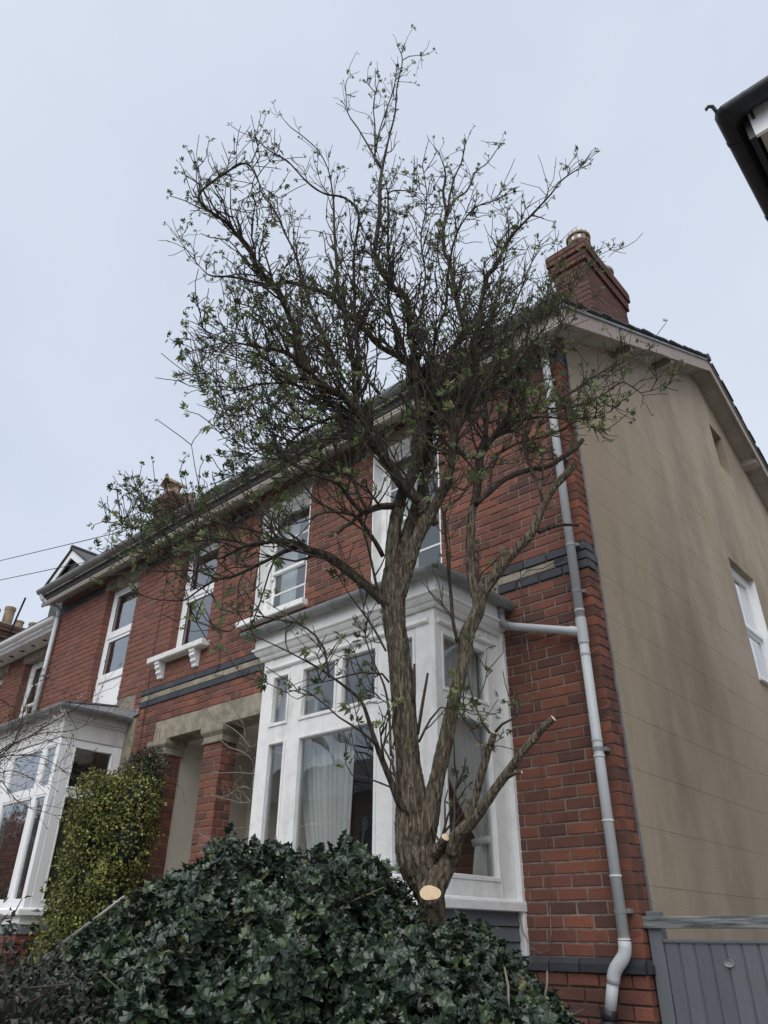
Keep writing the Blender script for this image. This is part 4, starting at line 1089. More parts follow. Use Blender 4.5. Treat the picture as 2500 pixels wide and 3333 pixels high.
# ------------------------------------------------------------------ side gate
gate = thing('side_gate', 'grey painted board gate with weathered top rail beside the house corner', 'gate', (.5, .1, GROUND))
GY = .055
p = MB(); p.cbox(.012, .092, GY-.005, GY+.075, GROUND, .145, .005); p.build('gate_post', GREYWOOD, gate)
p = MB(); p.cbox(2.02, 2.10, GY-.005, GY+.075, GROUND, .145, .005); p.build('gate_post', GREYWOOD, gate)
p = MB(); p.cbox(-.012, 2.13, GY-.03, GY-.006, .056, .117, .004); p.build('top_rail', OLDRAIL, gate, label='bare weathered rail across the top of the gate')
x = .096; r_ = random.Random(5)
while x < 2.0:
    w = .0865+r_.uniform(-.001, .001)
    bd = MB(); bd.cur = r_.random()
    bd.extrude([(x+.001, GY+.02), (x+.001, GY+.004), (x+.006, GY), (x+w-.010, GY), (x+w-.006, GY+.008), (x+w-.001, GY+.008), (x+w-.001, GY+.02)], lambda a, y, z: (a, y, z), GROUND+.08, -.0165)
    bo = bd.build('gate_board', GREYWOOD, gate)
    nl = MB(); nl.lathe([(.0, 0), (.0028, 0.001), (.0028, .003)], 0, 0, 8)
    nl.v = [(x+w*.42+a, GY-.001-z*.3, -.098+y) for a, y, z in nl.v]; nl.build('nail', BLACKIRON, bo)
    x += w
p = MB(); p.cbox(.094, 2.01, GY-.010, GY+.03, -.0155, .0025, .004); p.build('gate_cap', GREYWOOD, gate)
for z in (-.35, -1.25): MB().cbox(.096, 2.0, GY+.021, GY+.06, z-.05, z+.05, .004).build('ledge', GREYWOOD, gate)
pl = MB(); pl.lathe([(0, .004), (.75, .005), (.80, .009), (.92, .010), (1.0, .006), (1.0, 0)], 0, 0, 28)
pl.v = [(.449+a*.0285, GY-z-.0003, -.108+y*.0185) for a, y, z in pl.v]; pl.build('oval_plaque', METALRAIL, gate, smooth=False, label='small oval silver plaque')

# ------------------------------------------------------------------ handrail to the porch steps, overhead wires
hr = thing('handrail', 'thin grey handrail on black posts rising to the porch', 'handrail', (-4.8, -.9, GROUND))
t = MB(); t.tube([(-5.42, -.9, -.195), (-4.20, -.9, .275)], .0125, 10); t.build('rail', METALRAIL, hr, smooth=True)
for X, z in ((-5.18, -.10), (-4.78, .05), (-4.30, .23)):
    t = MB(); t.tube([(X, -.9, GROUND), (X, -.9, z)], .014, 8); t.build('post', BLACKIRON, hr)
def wire(name, label, a, c, sag):
    pts = []
    for i in range(25):
        q = Vector(a).lerp(Vector(c), i/24); q.z -= sag*4*(i/24)*(1-i/24); pts.append(q)
    w = MB(); w.tube(pts, .008, 5); tag(w.build(name, CABLE), label, 'cable', 'overhead wires')
wire('overhead_wire', 'upper overhead wire crossing the sky at left', (-30, .3, 10.77), (-5.2, .3, 5.10), .02)
wire('overhead_wire', 'lower overhead wire passing in front of the dormer', (-30, .3, 10.13), (-6.9, .3, 5.05), .02)
# ------------------------------------------------------------------ vegetation
import numpy as np

def catmull(pts, step):
    P_ = [np.array(p, float) for p in pts]
    P_ = [2*P_[0]-P_[1]]+P_+[2*P_[-1]-P_[-2]]
    out = []
    for i in range(1, len(P_)-2):
        a, b_, c, d_ = P_[i-1:i+3]
        n = max(1, int(np.linalg.norm((c-b_)[:3])/step))
        for k in range(n):
            t = k/n
            out.append(.5*((2*b_)+(-a+c)*t+(2*a-5*b_+4*c-d_)*t*t+(-a+3*b_-3*c+d_)*t**3))
    out.append(P_[-2])
    return out

def rough_tube(b, pts, n, amp=0.006, seed=0, twist=.6, knots=0.0):
    """tapering limb with furrowed bark"""
    base = len(b.v); s = 0.0
    pv = [Vector(p[:3]) for p in pts]
    t = (pv[1]-pv[0]).normalized(); a = t.orthogonal().normalized()
    for i, p in enumerate(pv):
        t = (pv[min(i+1, len(pv)-1)]-pv[max(i-1, 0)]).normalized()
        a = (a-t*a.dot(t)).normalized(); bb = t.cross(a); r = pts[i][3]
        if i: s += (pv[i]-pv[i-1]).length
        am = min(amp*1.25, r*.19)
        lump = .93+.07*noise.noise(Vector((seed*3.1, s*7, 0)))+knots*max(0, noise.noise(Vector((seed*1.7, s*14, 5))))
        for k in range(n):
            th = 2*pi*k/n; q = th+twist*s
            cx, cy_ = cos(q), sin(q)
            n1 = noise.noise(Vector((cx*r*95+seed, cy_*r*95, s*15)))
            n2 = noise.noise(Vector((cx*r*38+seed, cy_*r*38+9, s*6)))
            dd = am*(.45-1.5*abs(n1)**.7)+am*.8*n2
            v = p+(a*cos(th)+bb*sin(th))*(r*lump+dd)
            b.v.append((v.x, v.y, v.z))
    m = len(pv)
    for i in range(m-1):
        for k in range(n):
            k2 = (k+1) % n
            b.face(base+i*n+k, base+i*n+k2, base+(i+1)*n+k2, base+(i+1)*n+k)
    b.face(*[base+k for k in range(n-1, -1, -1)]); e = base+(m-1)*n
    b.face(*[e+k for k in range(n)])
    return pv[-1], (pv[-1]-pv[-2]).normalized(), pts[-1][3]

# leaf templates: verts (n,3) with +y along the leaf, z up; faces
def simple_leaf(w=.42, fold=.18, curl=.2):
    v = np.array([(0,0,0), (-w/2,.45,fold*w), (0,.5,-.02), (w/2,.45,fold*w), (0,1,-curl)], float)
    return v, [(0,2,1), (0,3,2), (1,2,4), (2,3,4)]
def spiny_leaf():
    half = [(0,0),(.14,.07),(.26,.19),(.18,.31),(.30,.45),(.19,.58),(.25,.71),(.11,.82),(0,1.0)]
    v = []; f = []
    m = len(half)
    for i, (x, y) in enumerate(half):
        zz = -.20*y*y+.05*sin(y*9)
        und = (.045 if i % 2 == 0 else -.015)
        v.append((0, y, zz)); v.append((-x, y, zz+.28*x+und*(1 if x else 0))); v.append((x, y, zz+.28*x+und*(1 if x else 0)))
    for i in range(m-1):
        a = 3*i; c = 3*(i+1)
        if i == 0: f += [(a, c, c+1), (a, c+2, c)]
        elif i == m-2: f += [(a, c, a+1), (a, a+2, c)]
        else: f += [(a, c, c+1, a+1), (a, a+2, c+2, c)]
    return np.array(v, float), f

def frames(dirs, normals):
    y = dirs/np.linalg.norm(dirs, axis=1, keepdims=True)
    z = normals-(normals*y).sum(1, keepdims=True)*y
    z /= np.maximum(np.linalg.norm(z, axis=1, keepdims=True), 1e-6)
    x = np.cross(y, z)
    return np.stack([x, y, z], axis=2)       # columns

def scatter(tmpl, pos, dirs, nrm, size):
    v, f = tmpl
    R = frames(dirs, nrm)*size[:, None, None]
    vv = np.einsum('nij,mj->nmi', R, v)+pos[:, None, :]
    m = len(v); n = len(pos)
    faces = [tuple(a+i*m for a in q) for i in range(n) for q in f]
    return vv.reshape(-1, 3).tolist(), faces, len(f)

def unit(r, n): 
    a = r.normal(size=(n, 3)); return a/np.linalg.norm(a, axis=1, keepdims=True)

NPR = np.random.default_rng(12)

LIMBS = [
('T', [(0.189,-2.195,-0.005,0.0503),(0.195,-2.191,0.091,0.0512),(0.183,-2.201,0.174,0.071),(0.161,-2.219,0.252,0.0879),(0.141,-2.235,0.333,0.0749),(0.135,-2.24,0.416,0.0688),(0.134,-2.241,0.51,0.0625),(0.129,-2.245,0.598,0.056),(0.124,-2.249,0.689,0.054),(0.119,-2.254,0.783,0.0529),(0.113,-2.259,0.879,0.0528),(0.104,-2.266,1.01,0.0529),(0.094,-2.275,1.135,0.054),(0.081,-2.286,1.234,0.0528),(0.079,-2.289,1.337,0.0568),(0.08,-2.288,1.428,0.0576),(0.081,-2.287,1.515,0.053)]),
('S', [(0.079,-2.288,1.344,0.0323),(0.071,-2.287,1.46,0.0408),(0.064,-2.28,1.636,0.0379),(0.07,-2.267,1.755,0.0359),(0.079,-2.251,1.871,0.0337),(0.1,-2.226,1.982,0.0328),(0.13,-2.194,2.078,0.0318),(0.151,-2.171,2.186,0.0294),(0.166,-2.151,2.316,0.0269),(0.16,-2.147,2.468,0.0244),(0.138,-2.156,2.631,0.0216),(0.114,-2.16,2.976,0.0191),(0.093,-2.165,3.224,0.0179),(0.076,-2.171,3.426,0.0175),(0.009,-2.221,3.53,0.0158),(-0.035,-2.256,3.628,0.016),(-0.075,-2.286,3.769,0.0163),(-0.086,-2.293,3.878,0.0155),(-0.075,-2.268,4.231,0.0141),(-0.08,-2.261,4.56,0.0136),(-0.074,-2.248,4.768,0.0117),(-0.049,-2.214,5.117,0.0077),(-0.018,-2.175,5.469,0.0068),(-0.01,-2.158,5.844,0.0059),(0.017,-2.124,6.245,0.0049),(-0.019,-2.148,6.506,0.0038)]),
('S', [(0.085,-2.283,1.358,0.0324),(0.076,-2.258,1.491,0.0385),(0.085,-2.19,1.742,0.0348),(0.102,-2.141,1.894,0.0329),(0.116,-2.098,2.044,0.0308),(0.122,-2.066,2.18,0.0285),(0.121,-2.043,2.312,0.026),(0.109,-2.028,2.449,0.025),(0.124,-1.984,2.636,0.0223),(0.14,-1.941,2.819,0.0211),(0.17,-1.879,3.076,0.02),(0.221,-1.811,3.278,0.0187),(0.234,-1.791,3.347,0.0188),(0.196,-1.788,3.572,0.0175),(0.165,-1.78,3.808,0.016),(0.134,-1.773,4.056,0.0154),(0.105,-1.781,4.154,0.0146),(0.089,-1.763,4.418,0.0129),(0.101,-1.732,4.636,0.0121),(0.077,-1.723,4.888,0.0113),(0.085,-1.691,5.168,0.007),(0.035,-1.697,5.475,0.0036)]),
('S', [(0.085,-2.283,1.302,0.0308),(0.107,-2.279,1.402,0.039),(0.174,-2.254,1.601,0.0332),(0.22,-2.234,1.714,0.031),(0.266,-2.212,1.8,0.0272),(0.313,-2.191,1.902,0.0247),(0.349,-2.177,1.984,0.0221),(0.394,-2.172,2.21,0.0182),(0.46,-2.147,2.363,0.0169),(0.503,-2.139,2.543,0.0156),(0.514,-2.151,2.736,0.0136),(0.567,-2.137,2.93,0.0122),(0.596,-2.134,3.083,0.0116),(0.64,-2.123,3.238,0.0109),(0.682,-2.105,3.288,0.0101),(0.76,-2.079,3.46,0.0085),(0.842,-2.05,3.56,0.0077),(0.913,-2.026,3.627,0.0069),(1.024,-1.992,3.734,0.0052),(1.101,-1.972,3.819,0.0043),(1.217,-1.944,3.863,0.0026)]),
('S', [(0.256,-2.181,1.739,0.0203),(0.234,-2.205,1.807,0.0274),(0.184,-2.261,1.898,0.029),(0.145,-2.311,1.973,0.0279),(0.112,-2.358,2.055,0.0274),(0.092,-2.389,2.108,0.0261),(0.066,-2.444,2.247,0.0244),(0.034,-2.502,2.345,0.0231),(-0.012,-2.58,2.43,0.0217),(-0.058,-2.657,2.467,0.0201),(-0.101,-2.739,2.538,0.0178),(-0.122,-2.818,2.703,0.0149),(-0.146,-2.923,2.921,0.0135),(-0.161,-2.983,3.018,0.0136),(-0.196,-3.089,3.109,0.0128),(-0.207,-3.156,3.222,0.0112),(-0.226,-3.227,3.268,0.0096),(-0.244,-3.301,3.32,0.0088),(-0.272,-3.431,3.352,0.0079),(-0.268,-3.461,3.428,0.0071),(-0.174,-3.377,3.606,0.0057),(-0.104,-3.309,3.677,0.0049),(-0.029,-3.252,3.474,0.0032),(0.033,-3.212,3.3,0.0023)]),
('b', [(0.027,-2.733,2.372,0.0134),(-0.08,-2.813,2.449,0.0106),(-0.15,-2.868,2.423,0.0075),(-0.251,-2.957,2.414,0.0053),(-0.321,-3.021,2.383,0.0037),(-0.375,-3.075,2.408,0.003),(-0.469,-3.171,2.518,0.0023)]),
('b', [(0.008,-2.831,2.416,0.0133),(-0.014,-2.904,2.457,0.0118),(-0.035,-2.976,2.488,0.0102),(-0.075,-3.107,2.45,0.0064),(-0.102,-3.216,2.419,0.0049),(-0.114,-3.271,2.387,0.0035),(-0.129,-3.381,2.409,0.002)]),
('L', [(0.147,-2.166,2.19,0.0221),(0.116,-2.161,2.307,0.021),(0.157,-2.022,2.736,0.0223),(0.077,-2.041,2.916,0.0212),(-0.051,-2.096,3.072,0.02),(-0.153,-2.149,3.172,0.0185),(-0.245,-2.191,3.338,0.0189),(-0.363,-2.256,3.525,0.0175),(-0.474,-2.322,3.713,0.0159),(-0.624,-2.436,3.82,0.0141),(-0.719,-2.517,3.859,0.0122),(-0.779,-2.568,3.831,0.0111),(-0.883,-2.667,3.862,0.0091),(-0.984,-2.77,3.893,0.0081),(-1.071,-2.866,3.886,0.0061),(-1.124,-2.924,3.948,0.0041),(-1.209,-3.015,4.121,0.0031),(-1.26,-3.073,4.232,0.0026)]),
('L', [(-0.149,-2.267,2.483,0.0167),(-0.197,-2.296,2.639,0.0154),(-0.239,-2.303,2.973,0.0134),(-0.299,-2.326,3.362,0.0122),(-0.34,-2.35,3.569,0.0115),(-0.379,-2.36,3.939,0.011),(-0.417,-2.369,4.348,0.0094),(-0.437,-2.372,4.606,0.0075),(-0.469,-2.388,4.874,0.0055),(-0.503,-2.414,5.057,0.0045),(-0.56,-2.467,5.238,0.0046),(-0.644,-2.557,5.391,0.004),(-0.709,-2.632,5.487,0.0035),(-0.769,-2.702,5.624,0.0024)]),
('L', [(-0.028,-2.291,2.638,0.0117),(-0.075,-2.406,2.808,0.0101),(-0.054,-2.475,3.088,0.0095),(-0.028,-2.525,3.333,0.0088),(-0.002,-2.561,3.544,0.008),(0.05,-2.587,3.826,0.0073),(0.012,-2.671,3.93,0.0073),(-0.05,-2.787,3.91,0.0063),(-0.097,-2.894,3.955,0.0054),(-0.141,-3.021,4.06,0.0045),(-0.18,-3.131,4.077,0.0036),(-0.202,-3.209,4.112,0.0027)]),
('L', [(-0.173,-2.434,2.736,0.0101),(-0.33,-2.462,3.133,0.0099),(-0.45,-2.488,3.471,0.0094),(-0.548,-2.504,3.8,0.0089),(-0.628,-2.524,4.071,0.0082),(-0.706,-2.558,4.286,0.0074),(-0.775,-2.589,4.491,0.0075),(-0.839,-2.624,4.66,0.0066),(-0.907,-2.671,4.812,0.0056),(-0.961,-2.694,5.014,0.0045),(-1.022,-2.729,5.218,0.0035)]),
('T', [(0.17,-2.224,0.236,0.0437),(0.181,-2.219,0.315,0.046),(0.196,-2.211,0.389,0.043),(0.21,-2.204,0.464,0.0399),(0.232,-2.191,0.55,0.0349),(0.255,-2.178,0.655,0.0327),(0.283,-2.162,0.774,0.0313),(0.314,-2.145,0.916,0.0291),(0.354,-2.122,1.064,0.0277),(0.363,-2.119,1.146,0.0339),(0.385,-2.106,1.21,0.0323),(0.415,-2.089,1.281,0.0314),(0.425,-2.084,1.347,0.0291)]),
('S', [(0.413,-2.092,1.267,0.0225),(0.409,-2.084,1.331,0.0266),(0.389,-2.083,1.421,0.0245),(0.375,-2.067,1.576,0.0225),(0.371,-2.051,1.697,0.0223),(0.373,-2.032,1.822,0.0221),(0.385,-2.009,1.925,0.0225),(0.394,-1.984,2.059,0.0222),(0.401,-1.964,2.18,0.0212),(0.409,-1.948,2.259,0.0205),(0.456,-1.906,2.317,0.0175),(0.534,-1.841,2.405,0.0145),(0.589,-1.796,2.484,0.0122),(0.601,-1.769,2.672,0.0116),(0.601,-1.752,2.824,0.0102),(0.618,-1.724,3.016,0.007),(0.655,-1.685,3.212,0.0054),(0.744,-1.614,3.456,0.0037),(0.804,-1.568,3.649,0.0028)]),
('L', [(0.41,-1.95,2.248,0.0173),(0.403,-1.885,2.446,0.0131),(0.375,-1.838,2.645,0.011),(0.332,-1.799,2.859,0.0097),(0.296,-1.736,3.159,0.0083),(0.316,-1.634,3.476,0.0077),(0.347,-1.547,3.726,0.006),(0.362,-1.452,4.083,0.0052),(0.383,-1.354,4.476,0.0044),(0.361,-1.283,4.902,0.0035)]),
('L', [(0.452,-2.042,2.116,0.0151),(0.409,-2.097,2.124,0.0128),(0.375,-2.149,2.167,0.0114),(0.376,-2.193,2.283,0.0107),(0.377,-2.238,2.401,0.0092),(0.36,-2.298,2.521,0.0078),(0.382,-2.356,2.727,0.0063),(0.398,-2.419,2.94,0.0056),(0.443,-2.443,3.114,0.0048),(0.465,-2.502,3.348,0.0041),(0.532,-2.525,3.582,0.0033),(0.553,-2.583,3.834,0.0026)]),
('C', [(0.413,-2.092,1.273,0.0238),(0.434,-2.087,1.333,0.029),(0.46,-2.078,1.381,0.0266),(0.519,-2.054,1.455,0.0242),(0.585,-2.028,1.535,0.0231),(0.663,-1.998,1.607,0.0218),(0.708,-1.985,1.685,0.0194),(0.747,-1.975,1.757,0.0195),(0.793,-1.962,1.828,0.0183),(0.849,-1.945,1.883,0.0177),(0.903,-1.93,1.934,0.0164)]),
('C', [(0.704,-1.985,1.616,0.0102),(0.741,-1.937,1.649,0.009),(0.777,-1.894,1.668,0.0084),(0.832,-1.83,1.671,0.0072)]),
('C', [(0.411,-2.045,1.858,0.0138),(0.456,-1.96,1.961,0.0148),(0.499,-1.888,2.045,0.0143),(0.569,-1.79,2.114,0.0138),(0.643,-1.697,2.155,0.0139),(0.696,-1.631,2.219,0.0141),(0.752,-1.563,2.292,0.0135),(0.781,-1.524,2.355,0.0129)]),
('b', [(0.352,-2.172,1.115,0.0097),(0.347,-2.191,1.207,0.0086),(0.353,-2.21,1.353,0.0081),(0.36,-2.23,1.518,0.0077),(0.364,-2.248,1.656,0.0078),(0.366,-2.257,1.726,0.0066),(0.391,-2.245,1.767,0.0053),(0.44,-2.22,1.798,0.004),(0.481,-2.203,1.875,0.0027)]),
('b', [(0.746,-1.985,1.753,0.0091),(0.726,-1.981,1.863,0.0086),(0.694,-1.982,1.996,0.0081),(0.677,-1.975,2.133,0.0076),(0.672,-1.965,2.246,0.0068),(0.65,-1.958,2.425,0.0054),(0.619,-1.957,2.594,0.004),(0.636,-1.93,2.76,0.0024)]),
('b', [(0.499,-1.779,2.458,0.0082),(0.558,-1.717,2.578,0.0075),(0.653,-1.639,2.565,0.0067),(0.771,-1.548,2.578,0.0058),(0.761,-1.55,2.572,0.0062),(0.892,-1.457,2.638,0.0052),(1.013,-1.377,2.729,0.0042),(1.076,-1.331,2.643,0.0031),(1.174,-1.275,2.664,0.0021)]),
('b', [(0.442,-1.929,2.177,0.0078),(0.622,-1.952,2.175,0.006),(0.768,-1.973,2.13,0.0051),(0.877,-1.996,2.101,0.0043),(0.988,-2.027,2.089,0.0035),(1.066,-2.054,2.008,0.002)]),
('b', [(0.507,-1.774,2.477,0.0082),(0.576,-1.658,2.636,0.0076),(0.658,-1.554,2.678,0.0075),(0.751,-1.439,2.781,0.0065),(0.869,-1.304,2.929,0.0055),(0.993,-1.179,3.042,0.0045),(1.086,-1.093,3.12,0.0034)]),
('b', [(0.626,-1.936,2.324,0.0069),(0.758,-1.942,2.282,0.006),(0.784,-1.944,2.266,0.0056),(0.938,-1.963,2.165,0.0045),(1.057,-1.984,2.103,0.0035),(1.147,-2.005,2.076,0.0025),(1.17,-2.013,2.081,0.0017)]),
('b', [(0.583,-1.731,2.782,0.0068),(0.653,-1.634,3.011,0.0053),(0.725,-1.554,3.166,0.0045),(0.803,-1.467,3.366,0.0041),(0.811,-1.428,3.55,0.0037),(0.866,-1.369,3.719,0.0034),(0.914,-1.325,3.824,0.003),(0.966,-1.286,3.873,0.0026),(1.04,-1.232,3.931,0.0021),(1.099,-1.193,3.932,0.0017)]),
('b', [(0.581,-1.733,2.706,0.0067),(0.606,-1.622,2.932,0.0061),(0.648,-1.526,3.089,0.0054),(0.705,-1.391,3.349,0.0047),(0.708,-1.302,3.613,0.0049),(0.79,-1.144,3.947,0.0038),(0.832,-1.072,4.107,0.0026)]),
('b', [(0.52,-1.882,2.369,0.0064),(0.621,-1.96,2.49,0.0055),(0.714,-2.031,2.594,0.0047),(0.833,-2.07,2.637,0.0038),(0.951,-2.113,2.673,0.003),(1.038,-2.176,2.739,0.0022)]),
('L', [(0.093,-2.316,1.31,0.023),(0.05,-2.332,1.35,0.0258),(0.006,-2.347,1.401,0.0248),(-0.054,-2.371,1.461,0.0238),(-0.129,-2.403,1.539,0.0229),(-0.215,-2.446,1.619,0.022),(-0.291,-2.49,1.659,0.0201),(-0.343,-2.521,1.695,0.0175),(-0.405,-2.562,1.725,0.0134),(-0.494,-2.624,1.723,0.0099),(-0.58,-2.686,1.704,0.0078),(-0.637,-2.725,1.668,0.0068),(-0.689,-2.765,1.642,0.0052),(-0.753,-2.817,1.694,0.0045),(-0.82,-2.872,1.662,0.0038),(-0.876,-2.923,1.661,0.003),(-0.934,-2.978,1.693,0.0023)]),
('L', [(-0.376,-2.511,1.701,0.0141),(-0.415,-2.565,1.663,0.0112),(-0.452,-2.619,1.616,0.0097),(-0.481,-2.662,1.579,0.0089),(-0.547,-2.769,1.493,0.0067),(-0.578,-2.822,1.473,0.0064),(-0.614,-2.888,1.407,0.0049),(-0.641,-2.941,1.344,0.0041),(-0.676,-3.011,1.331,0.0034),(-0.705,-3.07,1.327,0.0027),(-0.733,-3.133,1.344,0.002)]),
('L', [(-0.433,-2.502,1.73,0.0137),(-0.553,-2.545,1.781,0.0109),(-0.653,-2.582,1.778,0.0078),(-0.763,-2.63,1.824,0.0071),(-0.887,-2.689,1.862,0.0056),(-1.018,-2.758,1.899,0.0049),(-1.12,-2.814,1.959,0.0041),(-1.205,-2.86,2.038,0.0034),(-1.27,-2.897,2.095,0.003),(-1.355,-2.923,2.248,0.0026)]),
('b', [(-0.463,-2.538,1.739,0.0091),(-0.602,-2.561,1.84,0.0071),(-0.804,-2.614,1.937,0.0065),(-0.956,-2.662,2.011,0.005),(-1.098,-2.713,2.081,0.0042),(-1.232,-2.762,2.081,0.0034),(-1.346,-2.808,2.084,0.0026),(-1.461,-2.861,2.114,0.0022),(-1.572,-2.914,2.123,0.0018)]),
('b', [(-0.733,-2.65,1.806,0.0063),(-0.74,-2.73,1.793,0.0054),(-0.743,-2.831,1.737,0.0045),(-0.743,-2.946,1.682,0.0037),(-0.734,-3.056,1.602,0.0028),(-0.728,-3.145,1.581,0.0024),(-0.718,-3.223,1.586,0.0021),(-0.698,-3.288,1.622,0.0017)]),
('b', [(-0.64,-2.78,1.507,0.0058),(-0.702,-2.83,1.548,0.0051),(-0.78,-2.899,1.556,0.0044),(-0.833,-2.947,1.547,0.0037),(-0.897,-3.008,1.553,0.0029),(-0.949,-3.06,1.559,0.0026),(-1.003,-3.113,1.613,0.0022)]),
('b', [(-0.61,-2.824,1.42,0.0043),(-0.512,-2.828,1.301,0.0041),(-0.384,-2.801,1.245,0.0033),(-0.339,-2.878,1.134,0.0026),(-0.318,-2.992,1.115,0.0022),(-0.298,-3.079,1.104,0.0018)]),
('L', [(0.076,-2.358,1.556,0.0132),(0.073,-2.415,1.616,0.0118),(0.064,-2.484,1.674,0.0105),(0.056,-2.534,1.708,0.0085),(0.027,-2.624,1.702,0.0065),(0.004,-2.706,1.667,0.0044),(-0.009,-2.775,1.606,0.0031),(-0.029,-2.876,1.542,0.0024)]),
('C', [(0.102,-2.308,1.849,0.0179),(0.078,-2.385,1.819,0.0177),(0.065,-2.439,1.781,0.0154),(0.055,-2.486,1.745,0.0119),(0.05,-2.545,1.676,0.0098),(0.044,-2.592,1.628,0.0083),(0.043,-2.642,1.568,0.0075)]),
('L', [(0.109,-2.505,1.731,0.0105),(0.044,-2.497,1.837,0.0094),(-0.031,-2.484,1.98,0.0084),(-0.124,-2.504,2.052,0.0071),(-0.237,-2.537,2.093,0.0058),(-0.349,-2.571,2.09,0.0044),(-0.492,-2.624,2.116,0.003),(-0.637,-2.686,2.184,0.0023)]),
('L', [(0.095,-2.518,1.715,0.013),(0.08,-2.589,1.758,0.0123),(0.073,-2.649,1.808,0.0104),(0.058,-2.708,1.825,0.0084),(0.028,-2.819,1.821,0.0057),(0.009,-2.923,1.845,0.0044),(0.004,-2.996,1.885,0.0031)]),
('L', [(-0.036,-2.299,2.28,0.0112),(-0.165,-2.346,2.487,0.0099),(-0.278,-2.412,2.528,0.0092),(-0.424,-2.498,2.458,0.0084),(-0.499,-2.534,2.371,0.0075),(-0.545,-2.551,2.293,0.0058),(-0.645,-2.624,2.351,0.0042),(-0.741,-2.692,2.473,0.0034),(-0.819,-2.739,2.635,0.0035),(-0.892,-2.785,2.802,0.0027),(-0.99,-2.873,2.916,0.0023)]),
('L', [(0.164,-2.281,0.413,0.0145),(0.133,-2.316,0.468,0.0159),(0.115,-2.341,0.542,0.0134),(0.085,-2.38,0.65,0.0116),(0.06,-2.417,0.769,0.009),(0.039,-2.448,0.856,0.0077),(-0.021,-2.52,0.93,0.0057),(-0.081,-2.595,0.989,0.005),(-0.138,-2.671,1.034,0.0036),(-0.189,-2.744,1.071,0.0029),(-0.242,-2.823,1.106,0.0021)]),
('b', [(0.106,-2.345,0.946,0.0057),(0.101,-2.383,0.974,0.005),(0.071,-2.476,0.965,0.0042),(0.039,-2.599,0.913,0.0034),(0.026,-2.661,0.888,0.002)]),
('b', [(0.094,-2.355,1.088,0.0059),(0.011,-2.343,1.213,0.0053),(-0.066,-2.342,1.316,0.0047),(-0.156,-2.346,1.434,0.0032),(-0.229,-2.348,1.545,0.0025)]),
('b', [(0.092,-2.398,0.673,0.0061),(0.061,-2.456,0.721,0.0055),(0.04,-2.494,0.744,0.0048),(0.012,-2.545,0.772,0.0041),(-0.017,-2.605,0.819,0.0034),(-0.058,-2.692,0.869,0.0027),(-0.088,-2.753,0.847,0.0024),(-0.122,-2.832,0.877,0.002)]),
('b', [(-0.044,-2.559,0.947,0.0057),(-0.097,-2.547,1.088,0.0059),(-0.143,-2.559,1.157,0.0052),(-0.235,-2.603,1.231,0.0045),(-0.319,-2.652,1.254,0.0038),(-0.402,-2.704,1.277,0.0031)]),
('b', [(0.119,-2.346,0.516,0.004),(0.088,-2.44,0.538,0.0033),(0.064,-2.51,0.543,0.0026),(0.064,-2.549,0.581,0.002)]),
('b', [(0.119,-2.346,0.638,0.0061),(0.058,-2.29,0.829,0.0057),(0.003,-2.262,0.971,0.0052),(-0.077,-2.257,1.113,0.0039),(-0.13,-2.249,1.226,0.0032)]),
('C', [(0.201,-2.225,0.134,0.0511),(0.238,-2.215,0.187,0.0496),(0.275,-2.204,0.236,0.0395),(0.308,-2.198,0.29,0.0319),(0.325,-2.2,0.336,0.0294),(0.37,-2.184,0.378,0.0234),(0.404,-2.182,0.448,0.0166),(0.437,-2.183,0.528,0.0158),(0.481,-2.181,0.624,0.0151),(0.517,-2.179,0.698,0.0152)]),
('C', [(0.32,-2.233,0.267,0.0238),(0.358,-2.237,0.33,0.0256),(0.415,-2.225,0.371,0.023),(0.466,-2.219,0.422,0.0204),(0.539,-2.212,0.496,0.0187),(0.601,-2.206,0.555,0.017),(0.674,-2.2,0.624,0.0153),(0.745,-2.194,0.681,0.0144),(0.789,-2.189,0.709,0.0135)]),
('C', [(0.585,-2.218,0.518,0.0084),(0.62,-2.216,0.528,0.0076),(0.648,-2.214,0.529,0.0058)]),
('b', [(0.514,-2.205,0.694,0.0062),(0.493,-2.225,0.737,0.0045),(0.478,-2.244,0.799,0.0036),(0.467,-2.26,0.879,0.0027),(0.467,-2.274,0.999,0.0019)]),
('b', [(0.531,-2.194,0.697,0.0062),(0.561,-2.185,0.725,0.0053),(0.618,-2.164,0.75,0.0035),(0.617,-2.174,0.784,0.0022)]),
('C', [(0.21,-2.218,0.25,0.0296),(0.257,-2.234,0.282,0.0259),(0.298,-2.25,0.312,0.0189),(0.319,-2.259,0.327,0.0154)]),
('C', [(0.197,-2.202,-0.027,0.0482),(0.23,-2.243,0.038,0.0455),(0.257,-2.28,0.095,0.0429),(0.28,-2.309,0.139,0.0394)]),
('C', [(0.203,-2.274,0.724,0.0075),(0.215,-2.265,0.812,0.0076),(0.24,-2.245,0.982,0.0058)]),
('C', [(0.167,-2.253,0.871,0.0087),(0.17,-2.25,1.036,0.007)]),
('b', [(0.213,-2.28,0.689,0.0056),(0.263,-2.265,0.776,0.0047),(0.305,-2.248,0.823,0.0037),(0.385,-2.209,0.808,0.0028)]),
('b', [(0.366,-2.199,0.8,0.0056),(0.42,-2.201,0.726,0.0045),(0.453,-2.205,0.676,0.0036),(0.482,-2.202,0.655,0.0018)]),
('L', [(0.324,-1.947,2.553,0.0116),(0.385,-1.806,2.802,0.0104),(0.399,-1.697,3.123,0.0091),(0.431,-1.587,3.434,0.0076),(0.472,-1.493,3.68,0.0059),(0.512,-1.405,3.937,0.0051),(0.542,-1.347,4.105,0.0042),(0.607,-1.259,4.301,0.0032),(0.686,-1.184,4.322,0.0021)]),
